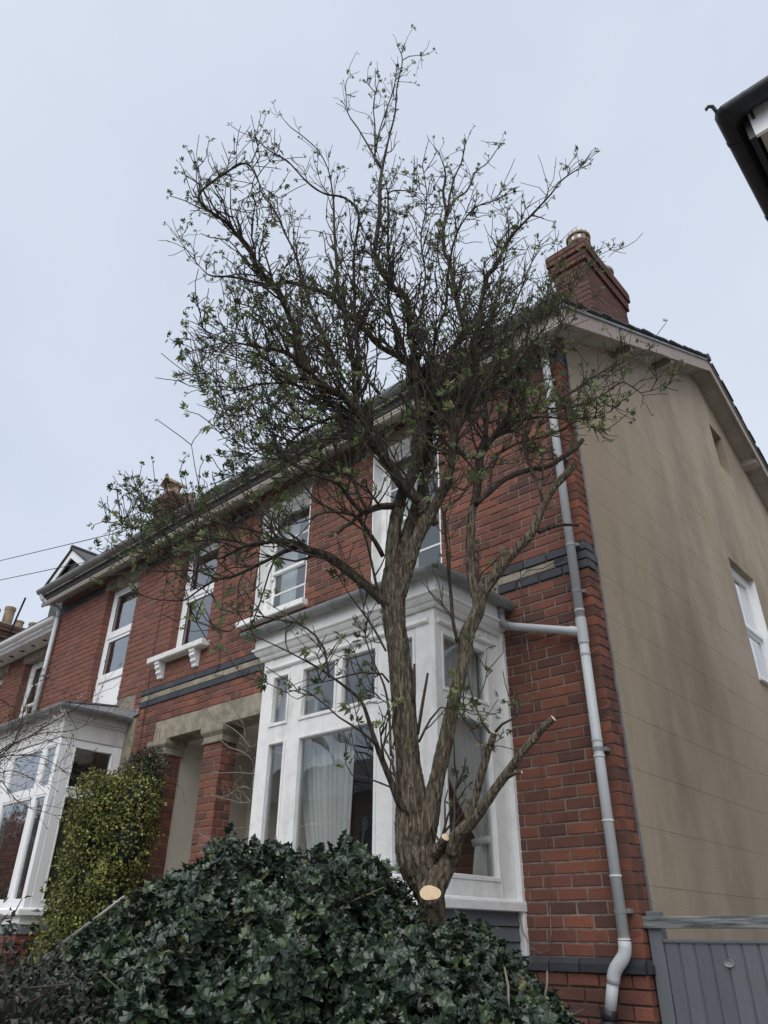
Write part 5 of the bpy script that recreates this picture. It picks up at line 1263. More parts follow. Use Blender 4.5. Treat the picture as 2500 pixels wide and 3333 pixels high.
('L', [(0.136,-2.148,2.583,0.0133),(0.253,-2.168,2.774,0.0108),(0.318,-2.202,2.932,0.0092),(0.411,-2.22,3.086,0.0075),(0.463,-2.264,3.25,0.0067),(0.556,-2.303,3.458,0.0059),(0.65,-2.308,3.566,0.0051),(0.729,-2.3,3.595,0.0042),(0.819,-2.287,3.567,0.0033)]),
('L', [(0.111,-2.169,2.746,0.0118),(0.101,-2.26,3.028,0.0104),(0.078,-2.34,3.222,0.0088),(0.118,-2.36,3.427,0.008),(0.128,-2.399,3.612,0.0072),(0.164,-2.443,3.924,0.0065),(0.186,-2.455,4.051,0.0056),(0.278,-2.405,4.033,0.0037),(0.328,-2.38,3.999,0.0028)]),
('L', [(0.269,-1.985,4.134,0.0079),(0.248,-1.842,4.529,0.0074),(0.281,-1.709,4.751,0.0066),(0.285,-1.568,5.126,0.0057),(0.328,-1.449,5.327,0.0047),(0.374,-1.277,5.733,0.0031)]),
('L', [(0.304,-2.022,4.144,0.0069),(0.413,-2.068,4.381,0.0059),(0.483,-2.074,4.465,0.005),(0.547,-2.1,4.598,0.003)]),
('b', [(-0.107,-2.228,4.822,0.0086),(-0.189,-2.307,5.135,0.0067),(-0.239,-2.358,5.313,0.0056),(-0.289,-2.412,5.474,0.0046),(-0.307,-2.431,5.728,0.0041),(-0.31,-2.436,5.892,0.0036),(-0.289,-2.412,6.005,0.0024)]),
('b', [(-0.14,-2.259,4.96,0.0076),(-0.144,-2.263,5.345,0.0057),(-0.155,-2.273,5.557,0.0046),(-0.148,-2.267,5.739,0.0041),(-0.125,-2.245,5.97,0.003)]),
('b', [(-0.136,-2.256,5.014,0.0077),(-0.119,-2.239,5.272,0.0056),(-0.079,-2.202,5.562,0.0052),(-0.037,-2.164,5.868,0.0047),(-0.028,-2.156,6.058,0.003)]),
('b', [(-0.145,-2.263,5.78,0.0041),(-0.197,-2.315,5.919,0.003)]),
('b', [(0.012,-2.121,6.254,0.0043),(0.058,-2.083,6.313,0.0037),(0.125,-2.03,6.32,0.0025)]),
('b', [(-0.032,-2.363,2.311,0.0111),(-0.195,-2.402,2.543,0.01),(-0.348,-2.469,2.637,0.0085),(-0.502,-2.546,2.738,0.0069),(-0.641,-2.609,2.935,0.0054),(-0.747,-2.672,3.038,0.0046),(-0.857,-2.746,3.114,0.0037),(-0.962,-2.824,3.174,0.0028)]),
('b', [(-0.027,-2.428,2.39,0.0095),(-0.06,-2.597,2.406,0.0077),(-0.085,-2.751,2.384,0.006),(-0.091,-2.919,2.415,0.0052),(-0.09,-3.055,2.429,0.0036),(-0.076,-3.179,2.457,0.0028),(-0.072,-3.283,2.426,0.0021)]),
('b', [(-0.037,-2.299,2.31,0.0096),(-0.229,-2.339,2.472,0.0084),(-0.419,-2.398,2.586,0.0069),(-0.589,-2.462,2.679,0.0062),(-0.748,-2.527,2.813,0.0054),(-0.866,-2.583,2.913,0.0037),(-0.951,-2.615,2.868,0.0028)]),
('b', [(0.043,-2.361,2.172,0.0092),(0.002,-2.507,2.197,0.0076),(-0.041,-2.662,2.132,0.0059),(-0.066,-2.79,2.048,0.005),(-0.086,-2.921,2.029,0.0042),(-0.092,-3.044,2.049,0.0027),(-0.093,-3.13,2.058,0.002)]),
('b', [(-0.14,-2.4,2.568,0.0099),(-0.294,-2.445,2.91,0.0087),(-0.465,-2.529,3.22,0.0073),(-0.582,-2.608,3.338,0.0056),(-0.681,-2.682,3.439,0.0047),(-0.771,-2.758,3.482,0.0038),(-0.846,-2.824,3.521,0.0029)]),
('b', [(0.018,-2.524,1.947,0.0082),(-0.016,-2.664,1.981,0.0061),(-0.041,-2.769,1.978,0.0046),(-0.062,-2.871,1.951,0.0039),(-0.078,-2.972,1.928,0.0032),(-0.088,-3.062,1.87,0.0025),(-0.092,-3.13,1.873,0.0018)]),
('b', [(0.156,-2.006,2.736,0.012),(0.196,-1.861,2.942,0.0099),(0.227,-1.692,3.283,0.0085),(0.283,-1.546,3.523,0.0069),(0.33,-1.399,3.841,0.0052),(0.4,-1.263,4.078,0.0043)]),
]


def tuft_template(r):
    """a sprouting bud: a few compound leaves of unequal leaflets"""
    V = []; F = []
    tv, tf = simple_leaf(.40, .25, .25)
    for k in range(r.randint(2, 3)):
        az = r.uniform(0, 2*pi); el = r.uniform(.1, 1.1)
        ax = Vector((cos(az)*cos(el), sin(az)*cos(el), sin(el)))
        sd_ = ax.orthogonal().normalized(); sd_ = Matrix.Rotation(r.uniform(0, 6.28), 3, ax) @ sd_
        L = r.uniform(.55, 1.0); n = len(V); w_ = sd_*.012
        V += [(-w_)[:], w_[:], (ax*L*.56)[:]]; F += [(n, n+1, n+2)]
        for (t, ang) in ((.5, .9), (.5, -.9), (.85, .55), (.85, -.55), (1.0, 0)):
            if r.random() < .12: continue
            dr = (ax*cos(ang)+sd_*sin(ang)).normalized()
            nm = ax.cross(sd_)+Vector((r.uniform(-.5, .5), r.uniform(-.5, .5), r.uniform(-.5, .5)))
            R = frames(np.array([dr[:]]), np.array([nm[:]]))[0]*(L*r.uniform(.5, .8))
            p0 = np.array((ax*L*t*.55)[:]); n = len(V)
            V += (tv@R.T+p0).tolist(); F += [tuple(a+n for a in q) for q in tf]
    return np.array(V), F

tree = thing('elder_tree', 'pruned elder tree with furrowed trunk in front of the timber bay', 'tree', (.16, -2.2, GROUND))
tr_ = random.Random(77)
TUFTS = []            # (pos, dir, size)
twig_v = MB(); branch_v = MB()
def wander(r, p, d, L, n, up=.12, wob=.22):
    pts = [p.copy()]; d = d.normalized()
    for i in range(n):
        d = (d+Vector((r.gauss(0, wob), r.gauss(0, wob), r.gauss(0, wob)+up))).normalized()
        p = p+d*(L/n); pts.append(p.copy())
    return pts, d
CROWN = Vector((.05, -2.2, 2.6))
def sprout(p, d, L, r0, level):
    r = tr_
    nseg = 5 if level == 0 else 3
    pts, de = wander(r, p, d, L, nseg, up=.13 if level == 0 else .10, wob=.16 if level == 0 else .22)
    rr = [r0+(max(.0017, r0*.5)-r0)*i/nseg for i in range(nseg+1)]
    mb = branch_v if level == 0 else twig_v
    mb.cur = r.random(); mb.tube(pts, rr, 5 if level == 0 else 4, caps=False)
    if level == 0:
        for k in range(r.randint(2, 5)):
            i = r.randint(1, nseg); q = pts[i]
            t = (pts[i]-pts[i-1]).normalized()
            perp = Matrix.Rotation(r.uniform(0, 6.28), 3, t) @ t.orthogonal().normalized()
            sprout(q, t*.7+perp*.8+Vector((0, 0, .15)), r.uniform(.06, .20), max(.0022, r0*.6), 1)
        if r.random() < .75: TUFTS.append((pts[-1], de, r.uniform(.030, .060)))
    else:
        if r.random() < .42: TUFTS.append((pts[-1], de, r.uniform(.020, .048)))
        if r.random() < .20: TUFTS.append((pts[2], Vector((r.uniform(-1, 1), r.uniform(-1, 1), .6)), r.uniform(.012, .024)))
li = 0
for kind, pts in LIMBS:
    li += 1
    rmax = max(p[3] for p in pts)
    if kind == 'T':
        fine = catmull(pts, .008); b = MB(); end = rough_tube(b, fine, 84 if li == 1 else 64, .0095, li, .9, .05)
        b.build('trunk' if li == 1 else 'second_stem', BARK, tree, smooth=True)
    elif rmax > .009:
        fine = catmull(pts, .012 if rmax > .02 else .03); b = MB(); end = rough_tube(b, fine, 36 if rmax > .02 else (12 if rmax > .014 else 8), .008, li, .5, .16)
        if kind == 'S':
            # the lower stretch keeps the pale furrowed bark of the trunk, the upper one has backlit shade painted into its bark colour
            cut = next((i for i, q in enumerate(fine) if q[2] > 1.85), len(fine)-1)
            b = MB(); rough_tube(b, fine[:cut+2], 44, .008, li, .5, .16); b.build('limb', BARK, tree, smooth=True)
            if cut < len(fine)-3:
                b = MB(); rough_tube(b, fine[cut:], 16, .007, li+.5, .5, .16); b.build('upper_limb', SHADEBARK, tree, smooth=True)
        else: b.build('limb', BARK if kind == 'C' and fine[0][2] < 1.6 else SHADEBARK, tree, smooth=True)
    else:
        fine = catmull(pts, .05); b = MB(); end = rough_tube(b, fine, 7, .002, li, .3, .25)
        b.build('branch', TWIG, tree, smooth=True)
    if kind == 'C':
        e, d, r0 = end; c = MB(); a = d.orthogonal().normalized(); bb = d.cross(a); n0 = 20
        c.v.append(tuple(e+d*.0035))
        rings = [(.10, .0035, .3), (.2, .0034, .75), (.28, .0033, .5), (.4, .0032, .85), (.47, .003, .55), (.58, .0028, .9), (.66, .0025, .6), (.77, .0022, .85), (.85, .0018, .65), (.94, .0014, .9), (1.0, .0008, .05)]
        for rr, hh, tn in rings:
            for k in range(n0):
                th = 2*pi*k/n0; w = rr*r0*.99*(1+.04*sin(3*th+li)+.02*sin(5*th)); c.v.append(tuple(e+d*hh+(a*cos(th)+bb*sin(th))*w))
        for j, (rr, hh, tn) in enumerate(rings):
            c.cur = tn
            for k in range(n0):
                k2 = (k+1) % n0; o1 = 1+(j-1)*n0; o2 = 1+j*n0
                if j == 0: c.face(0, o2+k, o2+k2)
                else: c.face(o1+k, o2+k, o2+k2, o1+k2)
        c.build('sawn_face', CUTWOOD, tree, label='pale freshly sawn end')
    # side branches
    if kind in ('T',): continue
    s = 0.0; nxt = tr_.uniform(.03, .1); tot = sum(np.linalg.norm(fine[i][:3]-fine[i-1][:3]) for i in range(1, len(fine)))
    for i in range(1, len(fine)):
        s += float(np.linalg.norm(fine[i][:3]-fine[i-1][:3]))
        if s < nxt: continue
        p = Vector(fine[i][:3]); rad = fine[i][3]
        gap = tr_.uniform(.024, .06)
        if p.z < 1.4: gap *= 4.5
        elif p.z < 2.0: gap *= .9
        elif p.z < 3.6: gap *= .52
        elif p.z > 5.0: gap *= 6.0
        elif p.z > 4.4: gap *= 4.0
        elif p.z > 3.9: gap *= 2.4
        else: gap *= 1.2
        if p.x > .3: gap *= 1.35
        if rad > .022: gap *= 2.0
        if kind == 'C': gap *= 6
        nxt = s+gap
        if rad > .034 or (kind == 'C' and rad < .01): continue
        t = Vector(fine[i][:3]-fine[i-1][:3]).normalized()
        perp = Matrix.Rotation(tr_.uniform(0, 6.28), 3, t) @ t.orthogonal().normalized()
        out = (p-CROWN); out.z *= .4
        if out.length > .01: out.normalize()
        d = t*.75+perp*.75+Vector((0, 0, .32))+out*.12
        frac = s/tot
        L = tr_.uniform(.16, .58)*(1.0 if p.z < 3.8 else .7)*(1.0-.72*frac)
        if p.z < 1.35: L *= .5
        if p.z > 5.0: L *= .5
        if p.x > .55: L *= .62
        # keep clear of the house front
        tip = p+d.normalized()*L
        if tip.y > -.45 and p.z < 4.9: continue
        sprout(p, d, L, min(.0072, max(.0030, rad*.5)), 0)
    e = Vector(fine[-1][:3])
    if kind != 'C':
        d = Vector(fine[-1][:3]-fine[-2][:3])
        TUFTS.append((e, d, tr_.uniform(.035, .065)))
        for k in range(2): sprout(e, d.normalized()+Vector((tr_.gauss(0, .5), tr_.gauss(0, .5), tr_.gauss(0, .4))), tr_.uniform(.08, .2), .0022, 1)
def raw_of(mb, name, m, parent): return rawmesh(name, mb.v, mb.f, mb.t, m, parent, kind='stuff', smooth=True)
raw_of(branch_v, 'side_branches', TWIG, tree)
raw_of(twig_v, 'twigs', TWIG, tree)
TT = [tuft_template(tr_) for _ in range(10)]
TUFTS = [(p, d, s*(1.3 if p.z < 2.5 else 1.0)) for p, d, s in TUFTS]      # the low boughs are further into leaf
tr_.shuffle(TUFTS)
TUFTS.sort(key=lambda q: (q[0]-EYE).length/q[2])
tmesh = []
for v, f in TT:
    me = bpy.data.meshes.new('leaf_tuft'); me.from_pydata(v.tolist(), [], f); me.materials.append(LEAF)
    at = me.attributes.new('tint', 'FLOAT', 'FACE'); at.data.foreach_set('value', [0.0]*len(f)); me.update(); tmesh.append(me)
for i, (p, d, s) in enumerate(TUFTS[:300]):
    q = Vector(d).to_track_quat('Z', 'Y') if Vector(d).length > .01 else Vector((0, 0, 1)).to_track_quat('Z', 'Y')
    o = piece('leaf_tuft', tmesh[i % 10], tree, p, None, (s, s, s)); o.rotation_euler = q.to_euler()
V = []; F = []; T_ = []
for j in range(10):
    sub = TUFTS[300+j::10]
    if not sub: continue
    pos = np.array([q[0][:] for q in sub]); dz = np.array([Vector(q[1]).normalized()[:] if Vector(q[1]).length > .01 else (0, 0, 1) for q in sub]); sz = np.array([q[2] for q in sub])
    # template grows along +z: give frames() the y axis as a random sideways vector and z as the growth direction
    rv = unit(NPR, len(sub)); yv = rv-(rv*dz).sum(1, keepdims=True)*dz
    vv, ff, nf = scatter(TT[j], pos, yv, dz, sz)
    n = len(V); V += vv; F += [tuple(a+n for a in q) for q in ff]
    tt = NPR.random(len(sub)); T_ += np.repeat(tt, nf).tolist()
rawmesh('leaves', V, F, T_, LEAF, tree, kind='stuff')
print('tufts', len(TUFTS), 'twig faces', len(twig_v.f), len(branch_v.f))

# ------------------------------------------------------------------ holly bush in the foreground
holly = thing('holly_bush', 'large dark green holly bush filling the foreground under the elder', 'bush', (.3, -2.6, GROUND))
RIDGE = [(-.90, -3.33, -.25), (-.702, -3.182, -.115), (-.617, -3.027, .015), (-.558, -2.928, .115), (-.47, -2.797, .205), (-.346, -2.632, .25), (-.229, -2.494, .248), (-.114, -2.374, .242), (-.034, -2.296, .22), (.035, -2.233, .15), (.104, -2.175, .06), (.186, -2.109, -.03), (.257, -2.056, .0), (.325, -2.007, -.035), (.392, -1.962, -.095), (.445, -1.928, -.15), (.495, -1.897, -.22), (.60, -1.84, -.33), (.8, -1.75, -.6)]
RP = np.array(RIDGE); rs = np.r_[0, np.cumsum(np.linalg.norm(np.diff(RP, axis=0), axis=1))]; rs /= rs[-1]
def hedge_pt(s, t, off=0.0):
    """s along the crest, t from behind (-1) over the crest (0) towards the viewer (1.6)"""
    c = np.stack([np.interp(s, rs, RP[:, k]) for k in range(3)], -1)
    e = np.array(EYE[:]); d = c-e; d[:, 2] = 0; d /= np.linalg.norm(d, axis=1, keepdims=True)
    a = np.where(t > 0, 1.05, .45); hgt = np.where(t > 0, .62, .9)
    lump = .05*np.sin(s*37+t*5)+.04*np.sin(s*71-t*9+1)+.03*np.sin(s*19+t*17)
    p = c.copy(); p[:, :2] -= d[:, :2]*(a*np.sin(t))[:, None]; p[:, 2] -= hgt*(1-np.cos(t))
    n = np.stack([-d[:, 0]*np.sin(t), -d[:, 1]*np.sin(t), np.cos(t)+.12], -1)
    n /= np.linalg.norm(n, axis=1, keepdims=True)
    lw = np.clip(np.abs(t)*2.2, .15, 1)
    return p+n*((lump*lw)+off)[:, None], n
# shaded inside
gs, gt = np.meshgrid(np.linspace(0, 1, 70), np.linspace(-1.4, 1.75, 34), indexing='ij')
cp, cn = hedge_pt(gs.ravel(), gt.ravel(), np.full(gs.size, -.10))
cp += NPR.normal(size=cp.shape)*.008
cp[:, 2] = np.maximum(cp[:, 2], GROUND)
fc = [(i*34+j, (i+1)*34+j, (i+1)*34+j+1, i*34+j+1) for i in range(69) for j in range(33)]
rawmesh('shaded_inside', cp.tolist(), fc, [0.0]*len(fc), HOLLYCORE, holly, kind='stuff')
N = 19000
s = NPR.random(N); t = np.where(NPR.random(N) < .16, -NPR.random(N)*1.0, NPR.random(N)*1.5)
off = -NPR.random(N)**1.6*.13+.025
pos, nrm = hedge_pt(s, t, off)
dirs = unit(NPR, N)+nrm*.75; dirs[:, 2] -= .25
ln = nrm+unit(NPR, N)*.75; ln[:, 2] += .25
size = .026+.040*NPR.random(N)**.9
tmpl = spiny_leaf()
d2 = np.linalg.norm(pos-np.array(EYE[:]), axis=1)-off*2-(pos[:, 2])*.0
vis = (pos[:, 2] > -.25) & (t > -.2) & (off > -.02)
order = np.argsort(np.where(vis, d2/size, 1e9))
top = order[:300]; rest = order[300:]
vv, ff, nf = scatter(tmpl, pos[rest], dirs[rest], ln[rest], size[rest])
rawmesh('leaves', vv, ff, np.repeat(NPR.random(len(rest)), nf).tolist(), HOLLY, holly, kind='stuff', smooth=False)
hm = bpy.data.meshes.new('leaf'); hm.from_pydata(tmpl[0].tolist(), [], tmpl[1]); hm.materials.append(HOLLY)
at = hm.attributes.new('tint', 'FLOAT', 'FACE'); at.data.foreach_set('value', [0.0]*len(tmpl[1])); hm.update()
FR = frames(dirs[top], ln[top])
for k, i in enumerate(top):
    o = piece('leaf', hm, holly, pos[i].tolist()); o.rotation_euler = Matrix(FR[k].tolist()).to_euler(); z = float(size[i]); o.scale = (z, z, z)
# yellowed and dead leaves caught among the green ones
M_ = 260
s = NPR.random(M_); t = NPR.random(M_)*1.4-.1
pd, nd = hedge_pt(s, t, NPR.uniform(-.03, .03, M_))
vv, ff, nf = scatter(tmpl, pd, unit(NPR, M_)+nd*.4, nd+unit(NPR, M_), NPR.uniform(.022, .04, M_))
rawmesh('faded_leaves', vv, ff, np.repeat(NPR.random(M_), nf).tolist(), mat('faded_holly_leaf', [(.07, .10, .03), (.14, .15, .05), (.20, .17, .07), (.12, .07, .035)], rough=.6, tint=.8, transl=.1), holly, kind='stuff')
stv = MB()
for k in range(110):
    s0 = NPR.random(1); t0 = NPR.random(1)*1.3-.1
    p0, n0 = hedge_pt(s0, t0, np.array([-.12]))
    p = Vector(p0[0]); d = Vector(n0[0])+Vector((tr_.gauss(0, .7), tr_.gauss(0, .7), tr_.gauss(0, .4)))
    pts, _ = wander(tr_, p, d, tr_.uniform(.10, .2), 4, .02, .15); stv.tube(pts, [.0045, .004, .0035, .003, .002], 5, caps=False)
raw_of(stv, 'stems', STEM, holly)
# a few pale dead sticks caught in the bush
for a, c in (((.66, -2.42, -.20), (.63, -2.38, -.08)), ((.52, -1.99, -.20), (.535, -1.97, -.10))):
    w = MB(); w.tube([a, tuple((Vector(a)+Vector(c))/2+Vector((.008, 0, .01))), c], [.0045, .004, .003], 6); w.build('dead_stick', PALETWIG, holly)

# ------------------------------------------------------------------ small-leaved shrubs
def leafy(name, label, cat, base, blobs, N, m, size, seed, w=.55, stems=None, stem_m=TWIG, singles=0, core=None, group=None, sprays=0):
    """blobs: (cx,cy,cz,rx,ry,rz)"""
    R = np.random.default_rng(seed)
    if sprays:
        blobs = list(blobs); n0 = len(blobs)
        for k in range(sprays):
            c = blobs[R.integers(n0)]; w_ = unit(R, 1)[0]; q = .07+.07*R.random()
            blobs.append((c[0]+w_[0]*c[3], min(-.03, c[1]-abs(w_[1])*c[4]), c[2]+w_[2]*c[5], q, q, q*1.2))
    th = thing(name, label, cat, base, group)
    vol = np.array([b[3]*b[4]+b[4]*b[5]+b[3]*b[5] for b in blobs]); pk = R.choice(len(blobs), N, p=vol/vol.sum())
    B = np.array(blobs); u = unit(R, N); rad = 1-R.random(N)**1.8*.42+R.normal(size=N)*.04
    bump = 1+.10*np.sin(u[:, 0]*7+pk)+.09*np.sin(u[:, 2]*11+pk*2)+.07*np.sin(u[:, 1]*13)
    pos = B[pk, :3]+u*B[pk, 3:]*(rad*bump)[:, None]
    nr = u/B[pk, 3:]; nr /= np.linalg.norm(nr, axis=1, keepdims=True)
    keep = pos[:, 1] < -.012
    pos, nr = pos[keep], nr[keep]; n = len(pos)
    dirs = nr*.6+unit(R, n)*.8; ln = nr+unit(R, n)*.7; ln[:, 2] += .3
    sz = R.uniform(size*.7, size*1.25, n)
    tm = simple_leaf(w, .2, .15)
    dist = np.linalg.norm(pos-np.array(EYE[:]), axis=1)-(nr*(np.array(EYE[:])-pos)).sum(1)*.05
    order = np.argsort(dist); top = order[:singles]; rest = order[singles:]
    vv, ff, nf = scatter(tm, pos[rest], dirs[rest], ln[rest], sz[rest])
    rawmesh('leaves', vv, ff, np.repeat(R.random(len(rest)), nf).tolist(), m, th, kind='stuff')
    if singles:
        me = bpy.data.meshes.new('leaf'); me.from_pydata(tm[0].tolist(), [], tm[1]); me.materials.append(m)
        at = me.attributes.new('tint', 'FLOAT', 'FACE'); at.data.foreach_set('value', [0.0]*len(tm[1])); me.update()
        FRr = frames(dirs[top], ln[top])
        for k, i in enumerate(top):
            o = piece('leaf', me, th, pos[i].tolist()); o.rotation_euler = Matrix(FRr[k].tolist()).to_euler(); z = float(sz[i]); o.scale = (z, z, z)
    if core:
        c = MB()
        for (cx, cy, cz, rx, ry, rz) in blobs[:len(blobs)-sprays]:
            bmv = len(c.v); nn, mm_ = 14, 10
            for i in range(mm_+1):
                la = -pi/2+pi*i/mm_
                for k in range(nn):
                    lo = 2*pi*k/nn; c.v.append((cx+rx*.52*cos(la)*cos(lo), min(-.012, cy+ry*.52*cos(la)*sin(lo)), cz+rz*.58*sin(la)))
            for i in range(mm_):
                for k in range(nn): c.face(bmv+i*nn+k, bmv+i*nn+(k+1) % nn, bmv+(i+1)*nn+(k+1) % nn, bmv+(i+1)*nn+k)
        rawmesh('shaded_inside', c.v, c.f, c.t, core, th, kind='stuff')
    if stems:
        sv = MB(); q = random.Random(seed)
        for a, c, r0 in stems:
            pts = [Vector(a).lerp(Vector(c), i/6)+Vector((q.gauss(0, .015), q.gauss(0, .015), q.gauss(0, .015)))*(1 if i else 0) for i in range(7)]
            sv.tube(pts, [r0*(1-.6*i/6) for i in range(7)], 6, caps=False)
        raw_of(sv, 'stems', stem_m, th)
    return th
leafy('variegated_shrub', 'yellow and green variegated shrub climbing beside the plastic bay', 'shrub', (-5.7, -.4, GROUND),
      [(-5.62, -.48, 1.25, .36, .28, .28), (-5.25, -.36, 1.20, .36, .28, .30), (-5.58, -.48, .85, .42, .32, .45), (-5.22, -.38, .80, .36, .28, .45), (-5.60, -.50, .40, .42, .33, .45), (-5.28, -.42, .35, .32, .28, .45), (-5.68, -.53, -.05, .44, .34, .45), (-5.40, -.45, -.15, .36, .3, .45), (-5.68, -.5, -.8, .45, .35, .75)],
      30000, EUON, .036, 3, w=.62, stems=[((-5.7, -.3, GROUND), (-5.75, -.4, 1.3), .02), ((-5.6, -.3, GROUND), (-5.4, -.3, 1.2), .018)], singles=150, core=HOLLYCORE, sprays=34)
leafy('dark_climber', 'dark small-leaved climber over the porch pilaster top', 'climber', (-5.4, -.1, GROUND),
      [(-5.40, -.14, 1.56, .34, .16, .18), (-5.72, -.12, 1.62, .30, .14, .14), (-5.28, -.16, 1.28, .18, .15, .24), (-5.55, -.12, 1.75, .26, .10, .08)],
      3000, IVYLEAF, .032, 4, stems=[((-5.62, -.03, 1.7), (-5.66, -.02, 2.25), .004), ((-5.75, -.03, 1.7), (-5.78, -.02, 2.3), .004), ((-5.50, -.03, 1.7), (-5.52, -.02, 2.1), .004), ((-6.05, -.03, 1.6), (-6.10, -.05, 2.1), .004), ((-5.05, -.02, 1.5), (-4.80, .0, 1.15), .003), ((-5.0, -.02, 1.75), (-4.75, .1, 1.6), .003)], singles=60)
ds = leafy('dark_shrub', 'dark purplish leafy shrub at the bottom left corner', 'shrub', (.05, -3.65, GROUND),
      [(.09, -3.62, -.215, .17, .17, .16), (.17, -3.54, -.27, .14, .14, .13), (-.04, -3.74, -.19, .2, .2, .2), (.2, -3.68, -.34, .2, .2, .2)],
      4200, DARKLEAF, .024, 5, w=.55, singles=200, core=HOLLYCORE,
      stems=[((.10, -3.70, -.2), (.155, -3.768, .072), .003), ((.126, -3.66, -.2), (.227, -3.718, .043), .003), ((.08, -3.75, -.2), (.126, -3.833, .094), .003), ((.155, -3.66, -.2), (.27, -3.674, .0), .003), ((.17, -3.70, -.158), (.313, -3.66, -.086), .004), ((.03, -3.75, -.2), (.04, -3.818, .086), .003), ((.05, -3.65, -.15), (.24, -3.56, -.06), .004), ((.0, -3.68, -.14), (.16, -3.53, -.10), .005)])
sp = MB(); R_ = random.Random(8)
for (x, y, z) in ((.155, -3.768, .072), (.227, -3.718, .043), (.126, -3.833, .094), (.27, -3.674, .0), (.184, -3.761, .029), (.191, -3.746, -.014), (.25, -3.69, .015), (.15, -3.75, .03)):
    for k in range(8):
        p = Vector((x+R_.gauss(0, .012), y+R_.gauss(0, .012), z-.02*k*.6)); d = Vector((R_.gauss(0, 1), R_.gauss(0, 1), R_.gauss(.2, .6))).normalized()
        R0 = frames(np.array([d[:]]), np.array([[R_.gauss(0, .6), R_.gauss(0, .6), 1]]))[0]*R_.uniform(.018, .028)
        tv, tf = simple_leaf(.5, .2, .15); n = len(sp.v); sp.v += (tv@R0.T+np.array(p[:])).tolist(); sp.cur = R_.random()
        for q in tf: sp.face(*[a+n for a in q])
rawmesh('tip_leaves', sp.v, sp.f, sp.t, DARKLEAF, ds, kind='stuff')
PETAL = mat('cream_petal', [(.7, .68, .42), (.8, .78, .55)], rough=.7, transl=.3)
for (x, y, z) in ((.09, -3.77, -.125), (.088, -3.772, -.148), (.086, -3.775, -.165), (.098, -3.765, -.105)):
    yl = MB(); yl.tube([(x, y, z), (x+.003, y-.003, z+.009), (x+.002, y-.004, z+.015)], [.002, .006, .0015], 6); yl.build('cream_bud', PETAL, ds)

def bare(name, label, cat, base, stems, m, seed, group=None, flowers=None, buds=True, nsub=4, sublen=(.1, .28), bare_trunk=None):
    """leafless woody plant traced from a few main stems"""
    th = thing(name, label, cat, base, group); r = random.Random(seed)
    small = MB(); fl = []
    for pts, r0, r1 in stems:
        f = catmull([(*p, 0) for p in pts], .05); k = len(f)
        b = MB(); rough_tube(b, [(*f[i][:3], r0+(r1-r0)*i/(k-1)) for i in range(k)], 8, .002, r.random()*9, .3, .3)
        b.build('branch', m, th, smooth=True)
        for j in range(int(k*nsub/8)):
            i = r.randint(1, k-1); p = Vector(f[i][:3]); t = (p-Vector(f[i-1][:3])).normalized()
            perp = Matrix.Rotation(r.uniform(0, 6.28), 3, t) @ t.orthogonal().normalized()
            q, d = wander(r, p, t*.8+perp*.7+Vector((0, 0, .2)), r.uniform(*sublen), 4, .08, .28)
            rr = max(.0016, r1*.8); small.tube(q, [rr, rr*.9, rr*.8, rr*.7, rr*.6], 5, caps=False)
            if r.random() < .6:
                q2, d2 = wander(r, q[2], d+perp*.8, r.uniform(*sublen)*.55, 3, .08, .25); small.tube(q2, [rr*.8, rr*.7, rr*.6, rr*.5], 4, caps=False)
                if buds: small.tube([q2[-1], q2[-1]+d2*.008, q2[-1]+d2*.02], [rr*.7, rr*1.7, rr*.4], 5, caps=False)
            if buds: small.tube([q[-1], q[-1]+d*.01, q[-1]+d*.022], [rr*.7, rr*1.8, rr*.4], 5, caps=False)
            fl.append(q[-1])
    raw_of(small, 'twigs', m, th)
    if flowers:
        fb = MB()
        for p in flowers:
            for k in range(5):
                a = 2*pi*k/5; fb.cur = r.random()
                q = Vector(p)+Vector((r.gauss(0, .012), r.gauss(0, .012), r.gauss(0, .01)))
                n = len(fb.v); s_ = .011
                fb.v += [tuple(q), tuple(q+Vector((cos(a-.4), .2, sin(a-.4)))*s_), tuple(q+Vector((cos(a), .5, sin(a)))*s_*1.35), tuple(q+Vector((cos(a+.4), .2, sin(a+.4)))*s_)]
                fb.face(n, n+1, n+2, n+3)
        rawmesh('blossom', fb.v, fb.f, fb.t, BLOSSOM, th, kind='stuff')
    return th
